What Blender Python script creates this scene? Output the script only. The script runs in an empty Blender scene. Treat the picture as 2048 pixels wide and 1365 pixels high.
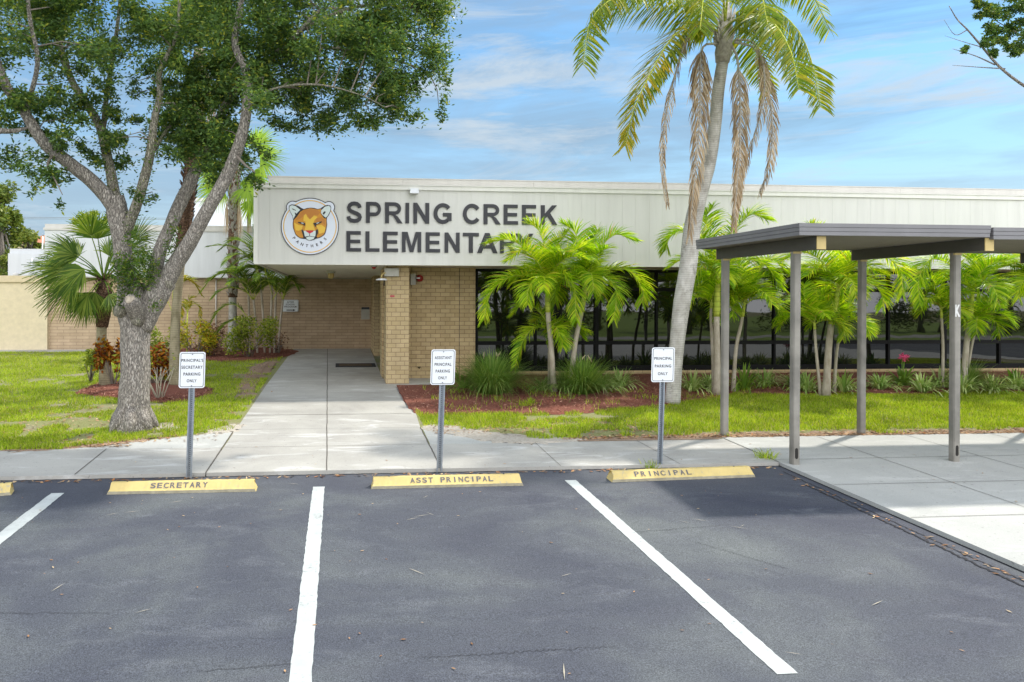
import bpy, bmesh, math, random
import numpy as np
from mathutils import Vector, Matrix
R = math.radians
random.seed(7); rng = np.random.default_rng(11)
scene = bpy.context.scene
COL = scene.collection

# ------------------------------------------------------------------ camera geometry (photo pixels -> metres)
f_ = 1500.0; cx_ = 819.0; cy_ = 597.4; th_ = math.atan(141 / f_); rho_ = 0.0027
S = 0.032; ZC = 2.55 - S * 9.4
F3 = Vector((math.sin(th_), math.cos(th_), 0)); h3 = Vector((math.cos(th_), -math.sin(th_), 0))
r3 = h3 * math.cos(rho_) + Vector((0, 0, math.sin(rho_))); u3 = -h3 * math.sin(rho_) + Vector((0, 0, math.cos(rho_)))
def ray(x, y): return F3 + r3 * ((x - cx_) / f_) + u3 * ((cy_ - y) / f_)
def gz(Y):
    if Y > 26: return S * 16.6
    if Y < -12: return S * -21.4
    return S * (Y - 9.4)
def G(x, y, dz=0.0):
    d = ray(x, y); t = (-S * 9.4 + dz - ZC) / (d.z - S * d.y)
    return Vector((t * d.x, t * d.y, ZC + t * d.z))
def P(x, y, Y):
    d = ray(x, y); t = Y / d.y
    return Vector((t * d.x, Y, ZC + t * d.z))

cam = bpy.data.cameras.new('camera'); camo = bpy.data.objects.new('camera', cam); COL.objects.link(camo)
cam.sensor_width = 36; cam.lens = f_ / 2048 * 36; cam.clip_end = 2000; cam.clip_start = 0.05
cam.shift_x = (1024 - cx_) / 2048; cam.shift_y = (cy_ - 682.5) / 2048
M = Matrix((r3, u3, -F3)).transposed().to_4x4(); M.translation = Vector((0, 0, ZC)); camo.matrix_world = M
scene.camera = camo

# ------------------------------------------------------------------ materials
def nm(name):
    m = bpy.data.materials.new(name); m.use_nodes = True; nt = m.node_tree
    b = nt.nodes['Principled BSDF']; return m, nt, b
def N(nt, typ, **k):
    n = nt.nodes.new(typ)
    for a, v in k.items():
        if a.startswith('i_'): n.inputs[a[2:].replace('_', ' ')].default_value = v
        else: setattr(n, a, v)
    return n
def L(nt, a, b): nt.links.new(a, b)
def c4(c): return (c[0], c[1], c[2], 1)
def coords(nt, scale=(1, 1, 1), kind='Object'):
    g = N(nt, 'ShaderNodeNewGeometry'); mp = N(nt, 'ShaderNodeMapping'); mp.inputs['Scale'].default_value = scale
    L(nt, g.outputs['Position'], mp.inputs[0]); return mp.outputs[0]
def noise(nt, vec, scale, detail=4, rough=0.55, dist=0):
    n = N(nt, 'ShaderNodeTexNoise'); n.inputs['Scale'].default_value = scale; n.inputs['Detail'].default_value = detail
    n.inputs['Roughness'].default_value = rough; n.inputs['Distortion'].default_value = dist; L(nt, vec, n.inputs['Vector']); return n.outputs['Fac']
def ramp(nt, fac, stops, interp='LINEAR'):
    r = N(nt, 'ShaderNodeValToRGB'); r.color_ramp.interpolation = interp
    while len(r.color_ramp.elements) < len(stops): r.color_ramp.elements.new(0.5)
    for e, (p, c) in zip(r.color_ramp.elements, stops): e.position = p; e.color = c4(c) if not isinstance(c, (int, float)) else (c, c, c, 1)
    L(nt, fac, r.inputs[0]); return r.outputs[0]
def mix(nt, fac, a, b, mode='MIX'):
    m = N(nt, 'ShaderNodeMix', data_type='RGBA', blend_type=mode)
    for s, v in ((0, fac), (6, a), (7, b)):
        if isinstance(v, (int, float)): m.inputs[s].default_value = v
        elif isinstance(v, tuple): m.inputs[s].default_value = c4(v)
        else: L(nt, v, m.inputs[s])
    return m.outputs[2]
def bump(nt, b, h, strength=0.3, dist=0.01):
    n = N(nt, 'ShaderNodeBump'); n.inputs['Strength'].default_value = strength; n.inputs['Distance'].default_value = dist
    L(nt, h, n.inputs['Height']); L(nt, n.outputs[0], b.inputs['Normal'])
def simple(name, col, rough=0.6, metal=0, var=0.08, vscale=8, spec=0.5, bmp=0, bs=60):
    m, nt, b = nm(name); v = coords(nt)
    nz = noise(nt, v, vscale, 5)
    c = mix(nt, 1.0, col, ramp(nt, nz, [(0.25, 1 - var * 2), (0.75, 1.0)]), 'MULTIPLY')
    L(nt, c, b.inputs['Base Color']); b.inputs['Roughness'].default_value = rough; b.inputs['Metallic'].default_value = metal
    b.inputs['Specular IOR Level'].default_value = spec
    if bmp: bump(nt, b, noise(nt, v, bs, 3), bmp, 0.005)
    return m
def leafmat(name, stops, trans=0.4, rough=0.45, tcol=None):
    m, nt, b = nm(name); g = N(nt, 'ShaderNodeNewGeometry')
    c = ramp(nt, g.outputs['Random Per Island'], stops)
    big = noise(nt, coords(nt), 1.3, 2); c = mix(nt, 1.0, c, ramp(nt, big, [(0.3, 0.72), (0.7, 1.15)]), 'MULTIPLY')
    oi = N(nt, 'ShaderNodeObjectInfo'); c = mix(nt, 1.0, c, ramp(nt, oi.outputs['Random'], [(0.0, (0.86, 0.93, 0.85)), (1.0, (1.08, 1.04, 1.0))]), 'MULTIPLY')
    L(nt, c, b.inputs['Base Color']); b.inputs['Roughness'].default_value = rough; b.inputs['Specular IOR Level'].default_value = 0.22
    t = N(nt, 'ShaderNodeBsdfTranslucent'); tc = mix(nt, 1.0, c, tcol or (1.3, 1.25, 0.6), 'MULTIPLY'); L(nt, tc, t.inputs[0])
    ms = N(nt, 'ShaderNodeMixShader'); ms.inputs[0].default_value = trans
    L(nt, b.outputs[0], ms.inputs[1]); L(nt, t.outputs[0], ms.inputs[2]); L(nt, ms.outputs[0], nt.nodes['Material Output'].inputs[0]); return m

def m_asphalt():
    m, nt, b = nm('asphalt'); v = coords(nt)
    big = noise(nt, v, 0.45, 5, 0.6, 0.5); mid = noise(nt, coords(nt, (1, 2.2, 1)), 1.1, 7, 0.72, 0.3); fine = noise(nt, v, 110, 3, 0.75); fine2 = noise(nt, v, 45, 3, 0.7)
    c = ramp(nt, big, [(0.3, (0.03, 0.034, 0.052)), (0.5, (0.053, 0.059, 0.073)), (0.68, (0.094, 0.104, 0.106))])  # random asphalt tone; its dark bluish end also stands in for soft tree shade
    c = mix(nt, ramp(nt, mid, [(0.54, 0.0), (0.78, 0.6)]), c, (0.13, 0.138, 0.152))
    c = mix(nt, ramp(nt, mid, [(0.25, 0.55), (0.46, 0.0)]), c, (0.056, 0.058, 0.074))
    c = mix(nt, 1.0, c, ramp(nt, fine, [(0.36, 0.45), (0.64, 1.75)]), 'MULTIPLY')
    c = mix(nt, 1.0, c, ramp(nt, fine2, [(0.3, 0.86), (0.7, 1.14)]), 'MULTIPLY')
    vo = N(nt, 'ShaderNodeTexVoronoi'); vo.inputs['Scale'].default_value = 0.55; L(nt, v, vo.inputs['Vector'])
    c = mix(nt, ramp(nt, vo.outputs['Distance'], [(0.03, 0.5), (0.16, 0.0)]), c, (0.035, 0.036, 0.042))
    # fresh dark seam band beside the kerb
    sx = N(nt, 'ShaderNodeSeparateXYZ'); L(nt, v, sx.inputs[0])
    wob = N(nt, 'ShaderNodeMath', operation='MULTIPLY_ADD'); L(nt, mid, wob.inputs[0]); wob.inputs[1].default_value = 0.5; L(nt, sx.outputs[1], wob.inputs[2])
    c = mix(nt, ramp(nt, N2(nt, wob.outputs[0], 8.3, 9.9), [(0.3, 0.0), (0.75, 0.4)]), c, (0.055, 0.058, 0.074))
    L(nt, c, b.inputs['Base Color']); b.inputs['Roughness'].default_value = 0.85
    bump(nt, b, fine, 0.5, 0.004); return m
def N2(nt, val, lo, hi):
    n = N(nt, 'ShaderNodeMapRange'); n.inputs[1].default_value = lo; n.inputs[2].default_value = hi; L(nt, val, n.inputs[0]); return n.outputs[0]
def m_concrete(name, base, dirty, light):
    m, nt, b = nm(name); v = coords(nt)
    big = noise(nt, v, 0.9, 5, 0.6, 0.4); fine = noise(nt, v, 90, 3, 0.7); mid = noise(nt, coords(nt, (0.7, 2.4, 1)), 1.5, 6, 0.62, 0.9)
    c = mix(nt, ramp(nt, big, [(0.35, 0.0), (0.65, 1.0)]), base, dirty)
    c = mix(nt, ramp(nt, mid, [(0.55, 0.0), (0.66, 0.85)]), c, light)
    c = mix(nt, 1.0, c, ramp(nt, fine, [(0.3, 0.88), (0.7, 1.1)]), 'MULTIPLY')
    c = mix(nt, ramp(nt, noise(nt, v, 22, 2, 0.5), [(0.27, 0.45), (0.33, 0.0)]), c, (0.12, 0.11, 0.1))
    L(nt, c, b.inputs['Base Color']); b.inputs['Roughness'].default_value = 0.8; bump(nt, b, fine, 0.25, 0.004); return m
def m_brick(name, c1, c2, mort, bw=0.235, rh=0.1):
    m, nt, b = nm(name); g = N(nt, 'ShaderNodeNewGeometry'); s = N(nt, 'ShaderNodeSeparateXYZ'); L(nt, g.outputs['Position'], s.inputs[0])
    a = N(nt, 'ShaderNodeMath', operation='ADD'); L(nt, s.outputs[0], a.inputs[0]); L(nt, s.outputs[1], a.inputs[1])
    k = N(nt, 'ShaderNodeCombineXYZ'); L(nt, a.outputs[0], k.inputs[0]); L(nt, s.outputs[2], k.inputs[1])
    t = N(nt, 'ShaderNodeTexBrick'); t.inputs['Scale'].default_value = 1; t.inputs['Brick Width'].default_value = bw; t.inputs['Row Height'].default_value = rh
    t.inputs['Mortar Size'].default_value = 0.006; t.inputs['Mortar Smooth'].default_value = 0.3; t.inputs['Bias'].default_value = 0
    t.inputs['Color1'].default_value = c4(c1); t.inputs['Color2'].default_value = c4(c2); t.inputs['Mortar'].default_value = c4(mort); L(nt, k.outputs[0], t.inputs[0])
    v = g.outputs['Position']; nz = noise(nt, v, 3, 5); fz = noise(nt, v, 70, 3, 0.7)
    c = mix(nt, 1.0, t.outputs[0], ramp(nt, nz, [(0.3, 0.88), (0.7, 1.08)]), 'MULTIPLY')
    c = mix(nt, 1.0, c, ramp(nt, fz, [(0.3, 0.85), (0.7, 1.12)]), 'MULTIPLY')
    L(nt, c, b.inputs['Base Color']); b.inputs['Roughness'].default_value = 0.85
    inv = N(nt, 'ShaderNodeMath', operation='SUBTRACT'); inv.inputs[0].default_value = 1; L(nt, t.outputs['Fac'], inv.inputs[1])
    bump(nt, b, inv.outputs[0], 0.7, 0.006); return m
def m_paint(name, col, ribs=0.0, rough=0.5):
    m, nt, b = nm(name); v = coords(nt); g = noise(nt, coords(nt, (1, 1, 0.08)), 4.5, 6, 0.65); fz = noise(nt, v, 120, 2, 0.6)
    c = mix(nt, 1.0, col, ramp(nt, g, [(0.3, 0.92), (0.6, 1.02)]), 'MULTIPLY'); c = mix(nt, 1.0, c, ramp(nt, fz, [(0.3, 0.95), (0.7, 1.04)]), 'MULTIPLY')
    L(nt, c, b.inputs['Base Color']); b.inputs['Roughness'].default_value = rough
    if ribs:
        w = N(nt, 'ShaderNodeTexWave', wave_type='BANDS', bands_direction='X'); w.inputs['Scale'].default_value = ribs; L(nt, v, w.inputs[0]); bump(nt, b, w.outputs['Fac'], 0.35, 0.006)
    return m
def m_bark(name, lo, mid_, hi, sc=(9, 9, 1.6), bs=0.9, dist=0.03, moss=None):
    m, nt, b = nm(name); v = coords(nt, sc)
    n1 = noise(nt, v, 2.2, 6, 0.7, 1.2); vo = N(nt, 'ShaderNodeTexVoronoi', feature='DISTANCE_TO_EDGE'); vo.inputs['Scale'].default_value = 2.4
    ad = N(nt, 'ShaderNodeVectorMath', operation='ADD'); nn = N(nt, 'ShaderNodeTexNoise'); nn.inputs['Scale'].default_value = 2; L(nt, v, nn.inputs['Vector']); L(nt, v, ad.inputs[0]); L(nt, nn.outputs['Color'], ad.inputs[1]); L(nt, ad.outputs[0], vo.inputs['Vector'])
    c = ramp(nt, n1, [(0.3, lo), (0.5, mid_), (0.72, hi)])
    cr = ramp(nt, vo.outputs['Distance'], [(0.0, 0.28), (0.2, 1.0)]); c = mix(nt, 1.0, c, cr, 'MULTIPLY')
    if moss: c = mix(nt, ramp(nt, noise(nt, coords(nt), 1.6, 5, 0.6), [(0.52, 0.0), (0.68, 0.75)]), c, moss)
    L(nt, c, b.inputs['Base Color']); b.inputs['Roughness'].default_value = 0.9
    hh = mix(nt, 0.5, ramp(nt, vo.outputs['Distance'], [(0.0, 0.0), (0.25, 1.0)]), n1); bump(nt, b, hh, bs, dist); return m
def m_palmbark(name, lo, hi, ring=14, blot=None):
    m, nt, b = nm(name); v = coords(nt)
    w = N(nt, 'ShaderNodeTexWave', wave_type='BANDS', bands_direction='Z'); w.inputs['Scale'].default_value = ring; w.inputs['Distortion'].default_value = 1.5; w.inputs['Detail'].default_value = 3; L(nt, v, w.inputs[0])
    n1 = noise(nt, coords(nt, (1, 1, 0.5)), 7, 6, 0.65)
    c = mix(nt, ramp(nt, n1, [(0.35, 0.0), (0.65, 1.0)]), lo, hi); c = mix(nt, 1.0, c, ramp(nt, w.outputs['Fac'], [(0.0, 0.72), (0.3, 1.02)]), 'MULTIPLY')
    if blot: c = mix(nt, ramp(nt, noise(nt, v, 3.2, 5, 0.7), [(0.55, 0.0), (0.66, 0.7)]), c, blot)
    L(nt, c, b.inputs['Base Color']); b.inputs['Roughness'].default_value = 0.85; bump(nt, b, w.outputs['Fac'], 0.4, 0.01); return m
def m_soil(name, stops, sc=60, mod=(0.5, 1.3)):
    m, nt, b = nm(name); v = coords(nt); n1 = noise(nt, v, sc, 5, 0.75); n2 = noise(nt, v, 1.4, 4)
    c = ramp(nt, n1, stops); c = mix(nt, 1.0, c, ramp(nt, n2, [(0.3, 0.85), (0.7, 1.1)]), 'MULTIPLY')
    L(nt, c, b.inputs['Base Color']); b.inputs['Roughness'].default_value = 0.95; bump(nt, b, n1, 0.6, 0.02); return m
def m_lawnbase():
    m, nt, b = nm('lawn_soil'); v = coords(nt)
    fine = noise(nt, v, 55, 4, 0.75); big = noise(nt, v, 0.8, 5, 0.65, 0.4)
    g = ramp(nt, fine, [(0.3, (0.1, 0.11, 0.03)), (0.5, (0.2, 0.21, 0.07)), (0.8, (0.36, 0.32, 0.19))])
    s = ramp(nt, fine, [(0.3, (0.16, 0.12, 0.08)), (0.6, (0.3, 0.26, 0.2)), (0.8, (0.42, 0.38, 0.33))])
    c = mix(nt, ramp(nt, big, [(0.5, 0.0), (0.66, 0.9)]), g, s)
    L(nt, c, b.inputs['Base Color']); b.inputs['Roughness'].default_value = 0.95; bump(nt, b, fine, 0.5, 0.02); return m
def m_glass():
    m, nt, b = nm('dark_glass'); b.inputs['Base Color'].default_value = (0.006, 0.007, 0.006, 1); b.inputs['Roughness'].default_value = 0.015
    b.inputs['IOR'].default_value = 1.7; v = coords(nt); bump(nt, b, noise(nt, v, 0.9, 2), 0.12, 0.02); return m
def m_linepaint(name, col, base, lo=0.3, hi=0.42):
    m, nt, b = nm(name); v = coords(nt); n1 = noise(nt, v, 30, 6, 0.75); n2 = noise(nt, v, 3, 3)
    a = N(nt, 'ShaderNodeMath', operation='MULTIPLY_ADD'); L(nt, n2, a.inputs[0]); a.inputs[1].default_value = 0.4; L(nt, n1, a.inputs[2])
    c = mix(nt, ramp(nt, a.outputs[0], [(lo + 0.12, 0.0), (hi + 0.12, 1.0)]), base, col)
    c = mix(nt, 1.0, c, ramp(nt, noise(nt, v, 6, 5), [(0.3, 0.88), (0.7, 1.04)]), 'MULTIPLY')
    L(nt, c, b.inputs['Base Color']); b.inputs['Roughness'].default_value = 0.7; bump(nt, b, n1, 0.2, 0.003); return m

MT = dict(
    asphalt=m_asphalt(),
    conc=m_concrete('pavement_concrete', (0.4, 0.39, 0.355), (0.31, 0.3, 0.275), (0.51, 0.51, 0.49)),
    conc2=m_concrete('pad_concrete', (0.42, 0.425, 0.4), (0.36, 0.365, 0.345), (0.46, 0.465, 0.44)),
    joint=simple('joint', (0.1, 0.09, 0.075), 0.9), sand=m_soil('sand', [(0.3, (0.3, 0.26, 0.2)), (0.7, (0.52, 0.48, 0.42))], 30),
    lawn=m_lawnbase(), mulch=m_soil('mulch_bed', [(0.3, (0.07, 0.02, 0.012)), (0.55, (0.2, 0.06, 0.035)), (0.75, (0.33, 0.14, 0.09))], 70),
    litterbase=m_soil('leaf_soil', [(0.3, (0.12, 0.07, 0.04)), (0.55, (0.32, 0.22, 0.15)), (0.75, (0.48, 0.38, 0.28))], 50),
    brick=m_brick('tan_brick', (0.45, 0.335, 0.175), (0.53, 0.405, 0.225), (0.22, 0.14, 0.08)),
    brickc=m_brick('column_brick', (0.46, 0.35, 0.185), (0.53, 0.41, 0.235), (0.24, 0.16, 0.09), 0.2, 0.102),
    brickw=m_brick('wing_brick', (0.46, 0.34, 0.22), (0.52, 0.39, 0.26), (0.27, 0.18, 0.12), 0.4, 0.1),
    panel=m_paint('panel_cream', (0.655, 0.648, 0.61)), cap=m_paint('cap_metal', (0.56, 0.54, 0.5)), white=m_paint('white_panel', (0.6, 0.615, 0.63), 9),
    soffit=m_paint('soffit', (0.8, 0.77, 0.69)), stucco=simple('stucco', (0.7, 0.6, 0.41), 0.9, bmp=0.4), trimw=m_paint('trim', (0.74, 0.73, 0.68)),
    stuccocap=simple('stucco_cap', (0.66, 0.55, 0.36), 0.9), groove=simple('groove', (0.64, 0.63, 0.59), 0.8),
    letter=simple('sign_letters', (0.028, 0.028, 0.036), 0.5, bmp=0.2), black=simple('black_frame', (0.004, 0.004, 0.0045), 0.6, spec=0.2), glass=m_glass(),
    steel=simple('galvanized', (0.33, 0.37, 0.42), 0.42, 0.55, 0.15, 30), dsteel=simple('dark_hole', (0.04, 0.05, 0.07), 0.7),
    signw=simple('sign_white', (0.74, 0.77, 0.8), 0.4, var=0.02), signk=simple('sign_black', (0.03, 0.03, 0.035), 0.5),
    yellow=m_linepaint('kerb_yellow', (0.58, 0.45, 0.17), (0.36, 0.33, 0.26), 0.37, 0.52), stopbase=simple('stop_concrete', (0.42, 0.38, 0.27), 0.9, var=0.2, vscale=12),
    stencil=m_linepaint('stencil_paint', (0.11, 0.105, 0.115), (0.5, 0.4, 0.17), 0.34, 0.46), line=m_linepaint('line_paint', (0.45, 0.48, 0.47), (0.16, 0.165, 0.17), 0.3, 0.5),
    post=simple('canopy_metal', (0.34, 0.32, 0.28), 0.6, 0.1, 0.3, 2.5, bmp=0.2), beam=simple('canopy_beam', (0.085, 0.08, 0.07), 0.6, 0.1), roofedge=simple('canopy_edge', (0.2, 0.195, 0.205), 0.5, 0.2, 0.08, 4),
    endcap=simple('beam_end', (0.55, 0.42, 0.17), 0.6), deck=simple('canopy_deck', (0.26, 0.23, 0.18), 0.6, 0.1), holeshade=simple('hole_recess_shade', (0.02, 0.018, 0.015), 0.9),
    kwhite=simple('k_white', (0.7, 0.7, 0.68), 0.6), grey=simple('grey_box', (0.46, 0.45, 0.4), 0.5), red=simple('red_paint', (0.33, 0.02, 0.02), 0.35), redl=simple('red_label', (0.5, 0.07, 0.09), 0.6),
    lampw=simple('lamp_white', (0.8, 0.82, 0.85), 0.3), mat=simple('mat_black', (0.02, 0.02, 0.022), 0.9), matc=simple('mat_mid', (0.12, 0.075, 0.035), 0.95, var=0.3, vscale=20),
    oak=m_bark('oak_bark', (0.17, 0.14, 0.12), (0.39, 0.35, 0.3), (0.64, 0.6, 0.54), (17, 17, 4.2), 1.0, 0.02),
    oakm=m_bark('oak_bark_moss', (0.18, 0.16, 0.12), (0.36, 0.33, 0.25), (0.52, 0.49, 0.41), (17, 17, 4.2), 1.0, 0.02, moss=(0.13, 0.17, 0.05)),
    wood=simple('cut_wood', (0.5, 0.43, 0.33), 0.9, var=0.3, vscale=14), twig=simple('twig', (0.2, 0.17, 0.14), 0.9), paletwig=simple('pale_twig', (0.42, 0.38, 0.3), 0.9),
    palmb=m_palmbark('palm_bark', (0.36, 0.34, 0.3), (0.55, 0.53, 0.49), 9, (0.2, 0.19, 0.16)), xpalm=m_palmbark('slim_palm_bark', (0.32, 0.27, 0.2), (0.5, 0.44, 0.36), 16),
    shaft=m_palmbark('crownshaft', (0.34, 0.42, 0.05), (0.52, 0.54, 0.08), 3), fibre=m_bark('palm_fibre', (0.1, 0.05, 0.025), (0.22, 0.12, 0.07), (0.36, 0.23, 0.15), (6, 6, 9), 1.0, 0.04),
    boots=simple('palm_boots', (0.5, 0.46, 0.4), 0.9, var=0.3, vscale=15), fanb=m_palmbark('fan_palm_bark', (0.2, 0.17, 0.1), (0.33, 0.29, 0.19), 8, (0.12, 0.11, 0.05)),
    oleaf=leafmat('oak_leaf', [(0, (0.05, 0.095, 0.035)), (0.5, (0.1, 0.185, 0.055)), (0.88, (0.18, 0.28, 0.07)), (1, (0.42, 0.42, 0.06))], 0.45, 0.4),
    sprout=leafmat('oak_sprout', [(0, (0.05, 0.11, 0.02)), (0.7, (0.11, 0.2, 0.035)), (1, (0.25, 0.28, 0.04))], 0.4),
    pfrond=leafmat('bright_frond', [(0, (0.13, 0.3, 0.01)), (0.5, (0.34, 0.54, 0.012)), (0.96, (0.7, 0.76, 0.05)), (1, (0.55, 0.35, 0.1))], 0.52, 0.35),
    qfrond=leafmat('queen_frond', [(0, (0.1, 0.18, 0.015)), (0.6, (0.2, 0.29, 0.02)), (1, (0.4, 0.38, 0.04))], 0.5),
    qyel=leafmat('queen_frond_yellow', [(0, (0.12, 0.2, 0.02)), (0.5, (0.36, 0.36, 0.03)), (1, (0.6, 0.4, 0.04))], 0.45),
    dead=leafmat('dead_frond', [(0, (0.22, 0.15, 0.08)), (0.5, (0.44, 0.34, 0.22)), (1, (0.62, 0.54, 0.42))], 0.2, 0.8, (1.0, 0.9, 0.8)),
    fan=leafmat('fan_leaf', [(0, (0.045, 0.1, 0.01)), (0.5, (0.1, 0.18, 0.015)), (1, (0.26, 0.32, 0.05))], 0.4, 0.5),
    fanbr=leafmat('fan_leaf_bright', [(0, (0.16, 0.3, 0.03)), (1, (0.32, 0.48, 0.05))], 0.5, 0.4),
    areca=leafmat('areca_leaf', [(0, (0.08, 0.16, 0.02)), (0.6, (0.16, 0.28, 0.03)), (1, (0.3, 0.38, 0.05))], 0.4),
    grass=leafmat('grass_blade', [(0, (0.16, 0.24, 0.012)), (0.5, (0.32, 0.46, 0.025)), (0.85, (0.5, 0.6, 0.05)), (1, (0.55, 0.47, 0.2))], 0.45),
    fount=leafmat('fountain_grass', [(0, (0.08, 0.17, 0.03)), (0.6, (0.15, 0.27, 0.05)), (1, (0.28, 0.36, 0.1))], 0.35),
    varieg=leafmat('variegated_leaf', [(0, (0.18, 0.32, 0.06)), (0.5, (0.38, 0.5, 0.16)), (1, (0.62, 0.66, 0.36))], 0.3),
    strap=leafmat('strap_leaf', [(0, (0.1, 0.22, 0.03)), (1, (0.24, 0.38, 0.06))], 0.4), pink=leafmat('pink_flower', [(0, (0.6, 0.06, 0.22)), (1, (0.75, 0.15, 0.35))], 0.3),
    croton=leafmat('croton_leaf', [(0, (0.1, 0.18, 0.02)), (0.3, (0.45, 0.45, 0.03)), (0.75, (0.8, 0.66, 0.05)), (1, (0.5, 0.16, 0.02))], 0.3),
    crotonr=leafmat('croton_red_leaf', [(0, (0.06, 0.03, 0.015)), (0.4, (0.3, 0.06, 0.01)), (0.8, (0.55, 0.22, 0.02)), (1, (0.3, 0.35, 0.03))], 0.3),
    bush=leafmat('bush_leaf', [(0, (0.12, 0.2, 0.02)), (0.6, (0.3, 0.36, 0.04)), (1, (0.45, 0.45, 0.08))], 0.35),
    deadbush=leafmat('dead_leaf', [(0, (0.12, 0.06, 0.04)), (1, (0.32, 0.2, 0.13))], 0.2, 0.8, (1, .9, .8)),
    fartree=leafmat('far_leaf', [(0, (0.09, 0.14, 0.03)), (0.6, (0.18, 0.24, 0.05)), (1, (0.32, 0.34, 0.08))], 0.3),
    litter=leafmat('fallen_leaf', [(0, (0.2, 0.09, 0.04)), (0.4, (0.4, 0.22, 0.12)), (0.8, (0.55, 0.42, 0.28)), (1, (0.5, 0.2, 0.07))], 0.1, 0.7, (1, .9, .8)),
    chips=leafmat('mulch_chip', [(0, (0.08, 0.025, 0.018)), (0.5, (0.26, 0.09, 0.06)), (1, (0.52, 0.3, 0.23))], 0.05, 0.9, (1, .9, .8)),
    tile=simple('roof_tile', (0.5, 0.2, 0.1), 0.8, var=0.2), crack=simple('crack_dark', (0.02, 0.02, 0.024), 0.95),
    e_gold=simple('emblem_gold', (0.75, 0.42, 0.04), 0.4, var=0), e_white=simple('emblem_white', (0.72, 0.76, 0.86), 0.4, var=0), e_dark=simple('emblem_dark', (0.03, 0.025, 0.03), 0.5, var=0),
    e_or=simple('emblem_orange', (0.62, 0.27, 0.02), 0.4, var=0), e_or2=simple('emblem_rust', (0.52, 0.2, 0.03), 0.4, var=0), e_yel=simple('emblem_yellow', (0.8, 0.5, 0.05), 0.4, var=0), e_pale=simple('emblem_pale', (0.66, 0.74, 0.73), 0.4, var=0), e_red=simple('emblem_red', (0.6, 0.02, 0.04), 0.4, var=0),
)

# ------------------------------------------------------------------ object helpers
def tag(o, label=None, cat=None, group=None, kind=None):
    if label: o['label'] = label
    if cat: o['category'] = cat
    if group: o['group'] = group
    if kind: o['kind'] = kind
    return o
def empty(name, loc, label, cat, group=None):
    o = bpy.data.objects.new(name, None); COL.objects.link(o); o.location = loc; o.empty_display_size = 0.2
    return tag(o, label, cat, group)
def link(name, me, mats, parent=None):
    o = bpy.data.objects.new(name, me); COL.objects.link(o)
    for m in (mats if isinstance(mats, (list, tuple)) else [mats]): me.materials.append(m)
    if parent is not None:
        o.parent = parent
        w = parent.location.copy(); q = parent.parent
        while q is not None: w += q.location; q = q.parent
        me.transform(Matrix.Translation(-w))
    return o
class MB:
    """collects geometry in world coordinates, linked as one mesh"""
    def __init__(s): s.v = []; s.f = []; s.m = []; s.sm = []
    def add(s, v, f, mi=0, smooth=False):
        k = len(s.v); s.v += [tuple(p) for p in v]; s.f += [tuple(i + k for i in q) for q in f]; s.m += [mi] * len(f); s.sm += [smooth] * len(f)
    def box(s, x0, x1, y0, y1, z0, z1, mi=0):
        s.add([(x0, y0, z0), (x1, y0, z0), (x1, y1, z0), (x0, y1, z0), (x0, y0, z1), (x1, y0, z1), (x1, y1, z1), (x0, y1, z1)],
              [(0, 3, 2, 1), (4, 5, 6, 7), (0, 1, 5, 4), (1, 2, 6, 5), (2, 3, 7, 6), (3, 0, 4, 7)], mi)
    def hexa(s, b, t, mi=0):
        s.add(list(b) + list(t), [(0, 3, 2, 1), (4, 5, 6, 7), (0, 1, 5, 4), (1, 2, 6, 5), (2, 3, 7, 6), (3, 0, 4, 7)], mi)
    def prism(s, pts, o, ux, uy, un, th, mi=0):
        """2-D polygon pts extruded by th along un"""
        n = len(pts); a = [o + ux * p[0] + uy * p[1] for p in pts]; b = [q + un * th for q in a]
        s.add(a + b, [tuple(range(n))[::-1], tuple(range(n, 2 * n))] + [(i, (i + 1) % n, (i + 1) % n + n, i + n) for i in range(n)], mi)
    def poly(s, pts, mi=0): s.add(pts, [tuple(range(len(pts)))], mi)
    def tube(s, path, rad, n=10, mi=0, wob=0.0, cap=True):
        path = [Vector(p) for p in path]; rings = []; up = Vector((0.03, 1, 0.02))
        for i, p in enumerate(path):
            t = (path[min(i + 1, len(path) - 1)] - path[max(i - 1, 0)]).normalized()
            a = up.cross(t).normalized(); b = t.cross(a).normalized()
            rr = rad[i] if isinstance(rad, (list, tuple)) else rad
            rings.append([p + (a * math.cos(2 * math.pi * k / n) + b * math.sin(2 * math.pi * k / n)) * rr * (1 + wob * math.sin(3 * 2 * math.pi * k / n + i * 0.9) + wob * random.uniform(-.6, .6)) for k in range(n)])
        v = [q for r in rings for q in r]; fs = []
        for i in range(len(path) - 1):
            for k in range(n): fs.append((i * n + k, i * n + (k + 1) % n, (i + 1) * n + (k + 1) % n, (i + 1) * n + k))
        if cap: fs += [tuple(range(n))[::-1], tuple(range((len(path) - 1) * n, len(path) * n))]
        s.add(v, fs, mi, True)
    def build(s, name, mats, parent=None, bevel=0):
        me = bpy.data.meshes.new(name); me.from_pydata(s.v, [], s.f); me.polygons.foreach_set('material_index', s.m); me.polygons.foreach_set('use_smooth', s.sm)
        if bevel == 0: pass
        me.update(); o = link(name, me, mats, parent)
        if bevel: md = o.modifiers.new('bevel', 'BEVEL'); md.width = bevel; md.segments = 2; md.limit_method = 'ANGLE'
        return o
def quads(name, arr, mat, parent=None):
    """arr (n,4,3) numpy quads -> one mesh"""
    n = len(arr); me = bpy.data.meshes.new(name); me.vertices.add(n * 4); me.vertices.foreach_set('co', arr.astype(np.float32).ravel())
    me.loops.add(n * 4); me.loops.foreach_set('vertex_index', np.arange(n * 4, dtype=np.int32)); me.polygons.add(n)
    me.polygons.foreach_set('loop_start', np.arange(0, n * 4, 4, dtype=np.int32)); me.update(calc_edges=True)
    return link(name, me, mat, parent)
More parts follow.
